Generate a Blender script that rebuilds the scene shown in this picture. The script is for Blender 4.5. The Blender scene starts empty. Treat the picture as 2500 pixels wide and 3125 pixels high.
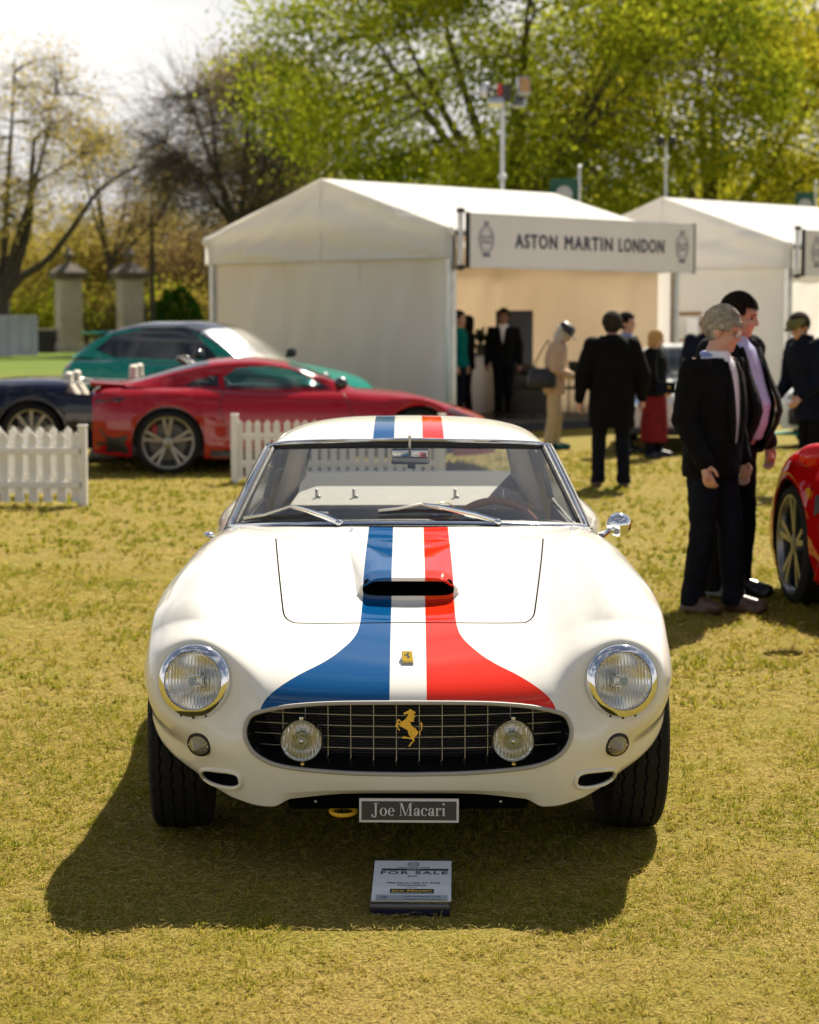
import bpy, bmesh, math, random
import numpy as np
from mathutils import Vector, Matrix, Quaternion
from mathutils.bvhtree import BVHTree
from mathutils.geometry import tessellate_polygon
R = math.radians
random.seed(7); rng = np.random.default_rng(7)
S = bpy.context.scene
C = S.collection
# ---------------------------------------------------------------- camera
CAM_H, PITCH, FPX = 1.62, R(5.08), 6500.0
cam = bpy.data.cameras.new('camera'); camo = bpy.data.objects.new('camera', cam); C.objects.link(camo)
camo.location = (0, 0, CAM_H); camo.rotation_euler = (R(90) - PITCH, 0, 0)
cam.sensor_fit = 'VERTICAL'; cam.sensor_height = 36; cam.lens = FPX / 3125 * 36
cam.clip_start = 0.1; cam.clip_end = 3000
cam.dof.use_dof = True; cam.dof.focus_distance = 6.35; cam.dof.aperture_fstop = 4.6
S.camera = camo
# ---------------------------------------------------------------- sky, sun, exposure
SUN_AZ, SUN_EL = R(20.5), R(46)
w = bpy.data.worlds.new('World'); S.world = w; w.use_nodes = True
nt = w.node_tree; N = nt.nodes; LK = nt.links
bg = N['Background']
sky = N.new('ShaderNodeTexSky'); sky.sky_type = 'NISHITA'; sky.sun_disc = False
sky.sun_elevation = SUN_EL; sky.sun_rotation = SUN_AZ; sky.air_density = 1.0; sky.dust_density = 0.4; sky.ozone_density = 1.0
tcw = N.new('ShaderNodeTexCoord'); mpw = N.new('ShaderNodeMapping'); mpw.inputs['Scale'].default_value = (1.0, 1.0, 3.2)
LK.new(tcw.outputs['Generated'], mpw.inputs['Vector'])
nz = N.new('ShaderNodeTexNoise'); nz.inputs['Scale'].default_value = 2.3; nz.inputs['Detail'].default_value = 7; nz.inputs['Roughness'].default_value = .58
LK.new(mpw.outputs['Vector'], nz.inputs['Vector'])
sxy = N.new('ShaderNodeSeparateXYZ'); LK.new(tcw.outputs['Generated'], sxy.inputs[0])
mrw = N.new('ShaderNodeMapRange'); mrw.inputs[1].default_value = .0; mrw.inputs[2].default_value = .24; mrw.inputs[3].default_value = .52; mrw.inputs[4].default_value = -.04
LK.new(sxy.outputs[2], mrw.inputs[0]); adw = N.new('ShaderNodeMath'); adw.operation = 'ADD'; LK.new(mrw.outputs[0], adw.inputs[0])
rp = N.new('ShaderNodeValToRGB'); rp.color_ramp.elements[0].position = .45; rp.color_ramp.elements[1].position = .68
LK.new(nz.outputs['Fac'], adw.inputs[1]); LK.new(adw.outputs[0], rp.inputs['Fac'])
nz2 = N.new('ShaderNodeTexNoise'); nz2.inputs['Scale'].default_value = 5.5; nz2.inputs['Detail'].default_value = 5
LK.new(mpw.outputs['Vector'], nz2.inputs['Vector'])
rp2 = N.new('ShaderNodeValToRGB')
rp2.color_ramp.elements[0].position = .3; rp2.color_ramp.elements[0].color = (8.2, 8.1, 8.1, 1)
rp2.color_ramp.elements[1].position = .62; rp2.color_ramp.elements[1].color = (10.8, 10.5, 10.1, 1)
LK.new(nz2.outputs['Fac'], rp2.inputs['Fac'])
mxw = N.new('ShaderNodeMix'); mxw.data_type = 'RGBA'
LK.new(rp.outputs['Color'], mxw.inputs[0]); hsw = N.new('ShaderNodeHueSaturation'); hsw.inputs['Saturation'].default_value = .72; hsw.inputs['Value'].default_value = .85; LK.new(sky.outputs['Color'], hsw.inputs['Color']); LK.new(hsw.outputs[0], mxw.inputs[6]); LK.new(rp2.outputs['Color'], mxw.inputs[7])
LK.new(mxw.outputs[2], bg.inputs['Color']); bg.inputs['Strength'].default_value = 0.05
sl = bpy.data.lights.new('sun', 'SUN'); sl.energy = 5.0; sl.angle = R(.55); sl.color = (1, .915, .765)
so = bpy.data.objects.new('sun', sl); C.objects.link(so)
SUN = Vector((math.cos(SUN_EL) * math.sin(SUN_AZ), math.cos(SUN_EL) * math.cos(SUN_AZ), math.sin(SUN_EL)))
so.rotation_euler = SUN.to_track_quat('Z', 'Y').to_euler(); so.location = (8, 30, 30)
vs = S.view_settings; vs.view_transform = 'Standard'; vs.look = 'None'; vs.exposure = 1.02; vs.gamma = 1
S.cycles.max_bounces = 8; S.cycles.transparent_max_bounces = 16; S.cycles.caustics_reflective = False; S.cycles.caustics_refractive = False
S.cycles.use_denoising = True
try: S.cycles.use_adaptive_sampling = True; S.cycles.adaptive_threshold = .02
except Exception: pass
# ---------------------------------------------------------------- survey: read photo coordinates (1725-wide) at a known distance
KK = 2500 / 1725
def ray(u, v):
    x = (u * KK - 1250) / FPX; y = -(v * KK - 1562.5) / FPX
    c, s = math.cos(PITCH), math.sin(PITCH)
    return Vector((x, c + y * s, -s + y * c))
def at(u, v, Y):
    d = ray(u, v); t = Y / d.y
    return Vector((d.x * t, Y, CAM_H + d.z * t))
def gnd(u, v, z=0.0):
    d = ray(u, v); t = (z - CAM_H) / d.z
    return Vector((d.x * t, d.y * t, z))
# ---------------------------------------------------------------- materials
M = {}
def mat(name, col=(.5, .5, .5), rough=.5, metal=0., coat=0., var=0., vscale=8., bump=0., bscale=60., spec=.5, trans=0., alpha=1., emit=None, sheen=0., stretch=None):
    m = bpy.data.materials.new(name); m.use_nodes = True; M[name] = m
    n = m.node_tree.nodes; l = m.node_tree.links; p = n['Principled BSDF']
    p.inputs['Base Color'].default_value = (*col, 1); p.inputs['Roughness'].default_value = rough; p.inputs['Metallic'].default_value = metal
    p.inputs['Coat Weight'].default_value = coat; p.inputs['Coat Roughness'].default_value = .03
    p.inputs['Specular IOR Level'].default_value = spec; p.inputs['Transmission Weight'].default_value = trans
    if sheen: p.inputs['Sheen Weight'].default_value = sheen
    if emit: p.inputs['Emission Color'].default_value = (*emit[:3], 1); p.inputs['Emission Strength'].default_value = emit[3]
    if var or bump:
        tc = n.new('ShaderNodeTexCoord'); src = tc.outputs['Object']
        if stretch:
            mp = n.new('ShaderNodeMapping'); mp.inputs['Scale'].default_value = stretch; l.new(src, mp.inputs[0]); src = mp.outputs[0]
    if var:
        t = n.new('ShaderNodeTexNoise'); t.inputs['Scale'].default_value = vscale; t.inputs['Detail'].default_value = 6; l.new(src, t.inputs['Vector'])
        r = n.new('ShaderNodeValToRGB'); r.color_ramp.elements[0].position = .3; r.color_ramp.elements[1].position = .7
        r.color_ramp.elements[0].color = (*[c * (1 - var) for c in col], 1); r.color_ramp.elements[1].color = (*[min(1, c * (1 + var)) for c in col], 1)
        l.new(t.outputs['Fac'], r.inputs['Fac']); l.new(r.outputs['Color'], p.inputs['Base Color'])
    if bump:
        t2 = n.new('ShaderNodeTexNoise'); t2.inputs['Scale'].default_value = bscale; t2.inputs['Detail'].default_value = 5; l.new(src, t2.inputs['Vector'])
        b = n.new('ShaderNodeBump'); b.inputs['Strength'].default_value = bump; b.inputs['Distance'].default_value = .02
        l.new(t2.outputs['Fac'], b.inputs['Height']); l.new(b.outputs['Normal'], p.inputs['Normal'])
    return m
def glass(name, tint=(1, 1, 1), refl=1.0, rough=.0, ior=1.45):
    m = bpy.data.materials.new(name); m.use_nodes = True; M[name] = m
    n = m.node_tree.nodes; l = m.node_tree.links; n.remove(n['Principled BSDF'])
    t = n.new('ShaderNodeBsdfTransparent'); t.inputs[0].default_value = (*tint, 1)
    g = n.new('ShaderNodeBsdfGlossy'); g.inputs['Roughness'].default_value = rough
    lw = n.new('ShaderNodeLayerWeight'); lw.inputs['Blend'].default_value = .5
    pwr = n.new('ShaderNodeMath'); pwr.operation = 'POWER'; pwr.inputs[1].default_value = 4.2; l.new(lw.outputs['Facing'], pwr.inputs[0])
    f = n.new('ShaderNodeMath'); f.operation = 'MULTIPLY_ADD'; f.inputs[1].default_value = .92; f.inputs[2].default_value = .10; l.new(pwr.outputs[0], f.inputs[0])
    mu = n.new('ShaderNodeMath'); mu.operation = 'MULTIPLY'; mu.inputs[1].default_value = refl; mu.use_clamp = True
    x = n.new('ShaderNodeMixShader'); l.new(f.outputs[0], mu.inputs[0]); l.new(mu.outputs[0], x.inputs[0]); l.new(t.outputs[0], x.inputs[1]); l.new(g.outputs[0], x.inputs[2])
    l.new(x.outputs[0], n['Material Output'].inputs['Surface']); return m
def leafy(name, c1, c2, tr=.5, attr=False, scale=.6):
    """diffuse + translucent thin sheet; two tones mixed by noise or by a per-piece attribute"""
    m = bpy.data.materials.new(name); m.use_nodes = True; M[name] = m
    n = m.node_tree.nodes; l = m.node_tree.links; n.remove(n['Principled BSDF'])
    if attr:
        a = n.new('ShaderNodeAttribute'); a.attribute_name = 'tone'; fac = a.outputs['Fac']
    else:
        tc = n.new('ShaderNodeTexCoord'); t = n.new('ShaderNodeTexNoise'); t.inputs['Scale'].default_value = scale; t.inputs['Detail'].default_value = 4
        l.new(tc.outputs['Object'], t.inputs['Vector']); fac = t.outputs['Fac']
    r = n.new('ShaderNodeValToRGB'); r.color_ramp.elements[0].color = (*c1, 1); r.color_ramp.elements[1].color = (*c2, 1)
    if not attr: r.color_ramp.elements[0].position = .35; r.color_ramp.elements[1].position = .65
    l.new(fac, r.inputs['Fac'])
    d = n.new('ShaderNodeBsdfDiffuse'); tl = n.new('ShaderNodeBsdfTranslucent'); x = n.new('ShaderNodeMixShader'); x.inputs[0].default_value = tr
    l.new(r.outputs[0], d.inputs[0]); l.new(r.outputs[0], tl.inputs[0]); l.new(d.outputs[0], x.inputs[1]); l.new(tl.outputs[0], x.inputs[2])
    l.new(x.outputs[0], n['Material Output'].inputs['Surface']); return m
# ---------------------------------------------------------------- object helpers
def thing(name, label, cat, loc=(0, 0, 0), rotz=0., group=None):
    o = bpy.data.objects.new(name, None); C.objects.link(o); o.empty_display_size = .1
    o.location = loc; o.rotation_euler = (0, 0, rotz); o['label'] = label; o['category'] = cat
    if group: o['group'] = group
    return o
def tag(o, label, cat, group=None):
    o['label'] = label; o['category'] = cat
    if group: o['group'] = group
    return o
def mesh_obj(name, V, F, m, parent=None, smooth=True, sharp=None, mats=None, fm=None):
    me = bpy.data.meshes.new(name)
    V = np.asarray(V, dtype=float).reshape(-1, 3)
    me.from_pydata(V.tolist(), [], [tuple(int(i) for i in f) for f in F]); me.update()
    for x in (mats or [m]): me.materials.append(M[x] if isinstance(x, str) else x)
    if fm is not None: me.polygons.foreach_set('material_index', np.asarray(fm, dtype=np.int32))
    if smooth:
        me.polygons.foreach_set('use_smooth', np.ones(len(me.polygons), dtype=bool))
        if sharp: me.set_sharp_from_angle(angle=R(sharp))
    o = bpy.data.objects.new(name, me); C.objects.link(o)
    if parent: o.parent = parent
    return o
def inst(o, parent=None, loc=None, rot=None, scale=None):
    c = o.copy(); C.objects.link(c); c.parent = parent
    if loc is not None: c.location = loc
    if rot is not None: c.rotation_euler = rot
    if scale is not None: c.scale = scale
    return c
def copy_tree(o, parent=None):
    c = o.copy(); C.objects.link(c); c.parent = parent
    for ch in list(o.children): copy_tree(ch, c)
    return c
def spl(P, n=None, t=None, ends=None):
    """Catmull-Rom through control points P (k x d); n samples or explicit parameters t in [0,k-1]"""
    P = np.asarray(P, float); k = len(P)
    if t is None: t = np.linspace(0, k - 1, n)
    t = np.asarray(t, float); i = np.clip(np.floor(t).astype(int), 0, k - 2); f = (t - i)[(...,) + (None,) * (P.ndim - 1)]
    E = np.concatenate([(2 * P[0] - P[1])[None], P, (2 * P[-1] - P[-2])[None]])
    p0, p1, p2, p3 = E[i], E[i + 1], E[i + 2], E[i + 3]
    return .5 * (2 * p1 + (p2 - p0) * f + (2 * p0 - 5 * p1 + 4 * p2 - p3) * f**2 + (3 * p1 - p0 - 3 * p2 + p3) * f**3)
def pw(xs, ys, x):
    """smooth (monotone cubic) interpolation of ys(xs) at x"""
    xs = np.asarray(xs, float); ys = np.asarray(ys, float); x = np.clip(np.asarray(x, float), xs[0], xs[-1])
    h = np.diff(xs); d = np.diff(ys) / h; m = np.zeros_like(ys)
    m[0], m[-1] = d[0], d[-1]
    for i in range(1, len(xs) - 1):
        m[i] = 0 if d[i - 1] * d[i] <= 0 else 2 * d[i - 1] * d[i] / (d[i - 1] + d[i])
    i = np.clip(np.searchsorted(xs, x) - 1, 0, len(xs) - 2); t = (x - xs[i]) / h[i]
    return (2*t**3-3*t**2+1)*ys[i] + (t**3-2*t**2+t)*h[i]*m[i] + (-2*t**3+3*t**2)*ys[i+1] + (t**3-t**2)*h[i]*m[i+1]
def gridf(nu, nv, cu=False, cv=False, flip=False, off=0):
    F = []
    for i in range(nu if cu else nu - 1):
        for j in range(nv if cv else nv - 1):
            a = i * nv + j; b = i * nv + (j + 1) % nv; c = ((i + 1) % nu) * nv + (j + 1) % nv; d = ((i + 1) % nu) * nv + j
            F.append((off + a, off + d, off + c, off + b) if flip else (off + a, off + b, off + c, off + d))
    return F
class MB:
    def __init__(s): s.V = []; s.F = []; s.mi = []; s.cur = 0
    def add(s, V, F, mt=None):
        o = len(s.V); mt_ = mt
        for v in V:
            v = Vector(v); s.V.append(tuple(mt_ @ v) if mt_ is not None else tuple(v))
        for f in F: s.F.append(tuple(o + i for i in f)); s.mi.append(s.cur)
        return s
    def box(s, c, d, mt=None, rz=0., taper=1.):
        x, y, z = (q / 2 for q in d); V = []
        for sz in (-1, 1):
            k = taper if sz > 0 else 1
            for sx, sy in ((-1, -1), (1, -1), (1, 1), (-1, 1)):
                a, b = sx * x * k, sy * y * k
                V.append((c[0] + a * math.cos(rz) - b * math.sin(rz), c[1] + a * math.sin(rz) + b * math.cos(rz), c[2] + sz * z))
        return s.add(V, [(3, 2, 1, 0), (4, 5, 6, 7), (0, 1, 5, 4), (1, 2, 6, 5), (2, 3, 7, 6), (3, 0, 4, 7)], mt)
    def tube(s, P, r, n=8, cap=True, closed=False, mt=None, flat=None):
        P = [Vector(p) for p in P]; k = len(P); rr = r if hasattr(r, '__len__') else [r] * k
        V = []; up = None
        for i, p in enumerate(P):
            if closed: d = P[(i + 1) % k] - P[i - 1]
            else: d = P[min(i + 1, k - 1)] - P[max(i - 1, 0)]
            d = d.normalized() if d.length > 1e-9 else Vector((0, 0, 1))
            if up is None:
                up = Vector((0, 0, 1)) if abs(d.z) < .9 else Vector((1, 0, 0))
            a = (up - d * up.dot(d)).normalized(); b = d.cross(a); up = a
            for j in range(n):
                q = 2 * math.pi * j / n; fy = 1 if flat is None else flat
                V.append(p + a * math.cos(q) * rr[i] + b * math.sin(q) * rr[i] * fy)
        F = []
        for i in range(k if closed else k - 1):
            for j in range(n):
                F.append((i * n + j, i * n + (j + 1) % n, ((i + 1) % k) * n + (j + 1) % n, ((i + 1) % k) * n + j))
        if cap and not closed: F += [tuple(range(n - 1, -1, -1)), tuple((k - 1) * n + j for j in range(n))]
        return s.add(V, F, mt)
    def lathe(s, prof, n=32, axis='z', mt=None, close=False):
        """prof: [(r, h)]"""
        V = []; k = len(prof)
        for r, h in prof:
            for j in range(n):
                q = 2 * math.pi * j / n; a, b = r * math.cos(q), r * math.sin(q)
                V.append((a, b, h) if axis == 'z' else ((a, h, b) if axis == 'y' else (h, a, b)))
        F = []
        for i in range(k if close else k - 1):
            for j in range(n):
                f = (i * n + j, i * n + (j + 1) % n, ((i + 1) % k) * n + (j + 1) % n, ((i + 1) % k) * n + j)
                F.append(f if axis != 'y' else f[::-1])
        return s.add(V, F, mt)
    def prism(s, poly, h0, h1, axis='y', mt=None, holes=()):
        """poly in 2D extruded from h0 to h1 along axis"""
        loops = [list(poly)] + [list(q) for q in holes]
        def P(a, b, h): return {'y': (a, h, b), 'z': (a, b, h), 'x': (h, a, b)}[axis]
        flat = [q for lp in loops for q in lp]; n = len(flat)
        V = [P(a, b, h0) for a, b in flat] + [P(a, b, h1) for a, b in flat]
        tri = tessellate_polygon([[Vector((a, b, 0)) for a, b in lp] for lp in loops])
        F = [tuple(t) for t in tri] + [tuple(n + i for i in reversed(t)) for t in tri]
        o = 0
        for lp in loops:
            k = len(lp)
            for i in range(k): F.append((o + i, o + (i + 1) % k, n + o + (i + 1) % k, n + o + i))
            o += k
        return s.add(V, F, mt)
    def sphere(s, c, r, n=12, m=8, mt=None):
        r = r if hasattr(r, '__len__') else (r, r, r); V = [(c[0], c[1], c[2] + r[2])]
        for i in range(1, m):
            p = math.pi * i / m
            for j in range(n):
                q = 2 * math.pi * j / n; V.append((c[0] + r[0] * math.sin(p) * math.cos(q), c[1] + r[1] * math.sin(p) * math.sin(q), c[2] + r[2] * math.cos(p)))
        V.append((c[0], c[1], c[2] - r[2])); F = []
        for j in range(n): F.append((0, 1 + j, 1 + (j + 1) % n)); F.append((len(V) - 1, 1 + (m - 2) * n + (j + 1) % n, 1 + (m - 2) * n + j))
        for i in range(m - 2):
            for j in range(n): F.append((1 + i * n + j, 1 + (i + 1) * n + j, 1 + (i + 1) * n + (j + 1) % n, 1 + i * n + (j + 1) % n))
        return s.add(V, F, mt)
    def rings(s, RG, n=28, cap=True, mt=None, pw_=2.0):
        """stacked horizontal super-elliptic rings [(cx,cy,z,rx,ry)]"""
        V = []
        for cx, cy, z, rx, ry in RG:
            for j in range(n):
                q = 2 * math.pi * j / n; c, d = math.cos(q), math.sin(q)
                V.append((cx + rx * math.copysign(abs(c) ** (2 / pw_), c), cy + ry * math.copysign(abs(d) ** (2 / pw_), d), z))
        F = gridf(len(RG), n, cv=True)
        if cap: F += [tuple(range(n - 1, -1, -1)), tuple((len(RG) - 1) * n + j for j in range(n))]
        return s.add(V, F, mt)
    def build(s, name, m, parent=None, smooth=False, sharp=35, mats=None):
        return mesh_obj(name, s.V, s.F, m, parent, smooth, sharp, mats, s.mi if mats else None)
def fixn(o):
    bm = bmesh.new(); bm.from_mesh(o.data); bmesh.ops.recalc_face_normals(bm, faces=bm.faces); bm.to_mesh(o.data); bm.free(); return o
def bevel(o, wd=.01, seg=2):
    bm = bmesh.new(); bm.from_mesh(o.data); bmesh.ops.recalc_face_normals(bm, faces=bm.faces)
    bmesh.ops.bevel(bm, geom=list(bm.edges), offset=wd, segments=seg, affect='EDGES', profile=.5); bm.to_mesh(o.data); bm.free()
    o.data.polygons.foreach_set('use_smooth', np.ones(len(o.data.polygons), dtype=bool)); o.data.set_sharp_from_angle(angle=R(40)); return o
def evaluated(o):
    """modifier / text result as plain mesh, worked out in a small scratch scene"""
    ts = bpy.data.scenes.new('scratch'); ts.collection.objects.link(o)
    with bpy.context.temp_override(scene=ts, view_layer=ts.view_layers[0]): dg = bpy.context.evaluated_depsgraph_get()
    me = bpy.data.meshes.new_from_object(o.evaluated_get(dg)); ts.collection.objects.unlink(o); bpy.data.scenes.remove(ts); return me
def remesh(mb, name, m, parent, vox=.01, smooth=6, mats=None, tagger=None):
    """fuse overlapping closed pieces into one continuous skin"""
    o = fixn(mb.build('tmp', m, None)); C.objects.unlink(o)
    a = o.modifiers.new('r', 'REMESH'); a.mode = 'VOXEL'; a.voxel_size = vox; a.use_smooth_shade = True
    if smooth: b = o.modifiers.new('s', 'SMOOTH'); b.factor = .5; b.iterations = smooth
    me = evaluated(o)
    me.materials.clear()
    for x in (mats or [m]): me.materials.append(M[x])
    old = o.data; bpy.data.objects.remove(o); bpy.data.meshes.remove(old)
    me.name = name; r = bpy.data.objects.new(name, me); C.objects.link(r); r.parent = parent
    me.polygons.foreach_set('use_smooth', np.ones(len(me.polygons), dtype=bool))
    if tagger:
        me.polygons.foreach_set('material_index', np.array([tagger(p.center) for p in me.polygons], dtype=np.int32))
    return r
def text(name, s, size, m, parent, loc=(0, 0, 0), rot=(R(90), 0, 0), align='CENTER', ext=.0008, sx=1., bold=0., space=1., bev=0.):
    cu = bpy.data.curves.new(name, 'FONT'); cu.body = s; cu.size = size; cu.align_x = align; cu.align_y = 'CENTER'; cu.extrude = ext; cu.offset = bold; cu.space_character = space; cu.resolution_u = 4; cu.bevel_depth = bev; cu.bevel_resolution = 0
    o = bpy.data.objects.new('tmp', cu); me = evaluated(o); bpy.data.objects.remove(o); bpy.data.curves.remove(cu)
    me.materials.clear(); me.materials.append(M[m]); me.name = name
    r = bpy.data.objects.new(name, me); C.objects.link(r); r.parent = parent; r.location = loc; r.rotation_euler = rot; r.scale = (sx, 1, 1); return r
# ---------------------------------------------------------------- palette
mat('chrome', (.78, .78, .80), .07, 1.); mat('chrome_soft', (.60, .59, .57), .32, 1.); mat('alu', (.55, .56, .58), .35, .9, var=.1)
mat('rubber', (.018, .018, .019), .62, bump=.15, bscale=120); mat('black', (.012, .012, .013), .55); mat('gloss_black', (.01, .01, .012), .12, coat=.5)
mat('tyre', (.013, .0125, .012), .75, spec=.25, var=.25, vscale=30, bump=.25, bscale=180)
mat('brass', (.72, .50, .16), .25, 1., var=.12, vscale=60); mat('yellow', (.78, .50, .02), .3, coat=.4); mat('tow_yellow', (.75, .42, .02), .45)
mat('white_paint', (.78, .76, .72), .45, var=.05, vscale=5); mat('canvas_dark', (.05, .05, .05), .8)
mat('ink_navy', (.015, .018, .06), .5); mat('ink_green', (.01, .06, .045), .5); mat('ink_black', (.012, .012, .012), .5); mat('paper', (.93, .94, .96), .3, coat=1.)
mat('grey_bar', (.38, .44, .46), .5); mat('letter_silver', (.62, .61, .60), .4); mat('crest', (.16, .17, .24), .6); mat('gold_ink', (.85, .55, .05), .5)
mat('lens_red', (.5, .005, .01), .15, coat=1.); mat('lens_amber', (.8, .25, .02), .2, coat=1.)
mat('skin', (.52, .29, .21), .5, var=.08, vscale=18); mat('skin_pale', (.60, .37, .29), .5, var=.08, vscale=18); mat('skin_dark', (.22, .11, .07), .5)
glass('glass_clear', (.93, .95, .94), 1.0); glass('glass_dark', (.10, .11, .11), 1.0); glass('glass_mid', (.45, .52, .50), 1.1)
# ================================================================ white striped coupe (hero)
CX, CY = -0.004, 6.80
def stripe_paint():
    m = mat('hero_paint', (.80, .775, .72), .6, coat=1.0, spec=0.)
    n = m.node_tree.nodes; l = m.node_tree.links; p = n['Principled BSDF']
    tc = n.new('ShaderNodeTexCoord'); tc.object = hero; sep = n.new('ShaderNodeSeparateXYZ'); l.new(tc.outputs['Object'], sep.inputs[0])
    def mth(op, a, b=None):
        q = n.new('ShaderNodeMath'); q.operation = op
        for i, v in enumerate((a, b)):
            if v is None: continue
            if isinstance(v, (int, float)): q.inputs[i].default_value = v
            else: l.new(v, q.inputs[i])
        return q.outputs[0]
    ax = mth('ABSOLUTE', sep.outputs[0])
    fy = mth('DIVIDE', mth('ADD', sep.outputs[1], .80), .60)      # 0..1 over y = -.80..-.20
    fc = n.new('ShaderNodeFloatCurve'); l.new(fy, fc.inputs['Value'])
    cv = fc.mapping.curves[0]
    pts = [(-.80, .56), (-.735, .44), (-.70, .385), (-.64, .315), (-.57, .245), (-.49, .195), (-.41, .163), (-.33, .15), (-.26, .147), (-.20, .146)]
    while len(cv.points) < len(pts): cv.points.new(.5, .5)
    for q, (y, x) in zip(cv.points, pts): q.location = ((y + .8) / .6, x)
    fc.mapping.update()
    inside = mth('MULTIPLY', mth('GREATER_THAN', ax, .0535), mth('LESS_THAN', ax, fc.outputs[0]))
    front = mth('GREATER_THAN', mth('ADD', mth('MULTIPLY', sep.outputs[2], 1.0), 0), .50)
    inside = mth('MULTIPLY', inside, front)
    right = mth('GREATER_THAN', sep.outputs[0], 0)
    c1 = n.new('ShaderNodeMix'); c1.data_type = 'RGBA'; c1.inputs[6].default_value = (.003, .072, .22, 1); c1.inputs[7].default_value = (.72, .028, .008, 1); l.new(right, c1.inputs[0])
    c2 = n.new('ShaderNodeMix'); c2.data_type = 'RGBA'; c2.inputs[6].default_value = (.80, .775, .715, 1); l.new(inside, c2.inputs[0]); l.new(c1.outputs[2], c2.inputs[7])
    l.new(c2.outputs[2], p.inputs['Base Color'])
hero = thing('vintage_coupe', 'white vintage coupe with blue and red bonnet stripes and oval grille', 'car', (CX, CY, 0))
stripe_paint()
mat('cabin_grey', (.32, .305, .285), .75, var=.06, vscale=20, bump=.1, bscale=200); mat('bulkhead_dark', (.045, .042, .040), .9); mat('cabin_dark', (.07, .066, .06), .8, var=.1, bump=.2, bscale=150); mat('cabin_beige', (.42, .37, .30), .8, var=.08)
mat('wood', (.38, .16, .08), .3, coat=.6, var=.3, vscale=14); mat('satin_trim', (.40, .385, .36), .62, .25, spec=.25); mat('pitch', (.003, .003, .003), .9, spec=.0); mat('wire', (.46, .44, .41), .3, .55); mat('lens_smoke', (.30, .28, .25), .18, .6, coat=1.); mat('grille_dark', (.012, .012, .014), .3, coat=.3); mat('plate_black', (.022, .021, .022), .35); mat('badge_blue', (.03, .03, .11), .4)
def hl(u, v, Y): p = at(u, v, Y); return Vector((p.x - CX, p.y - CY, p.z))
T = math.sqrt
def arc(y, yc=0, r=.375, zc=.33): return zc + T(max(r * r - (y - yc) ** 2, 0))
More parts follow.
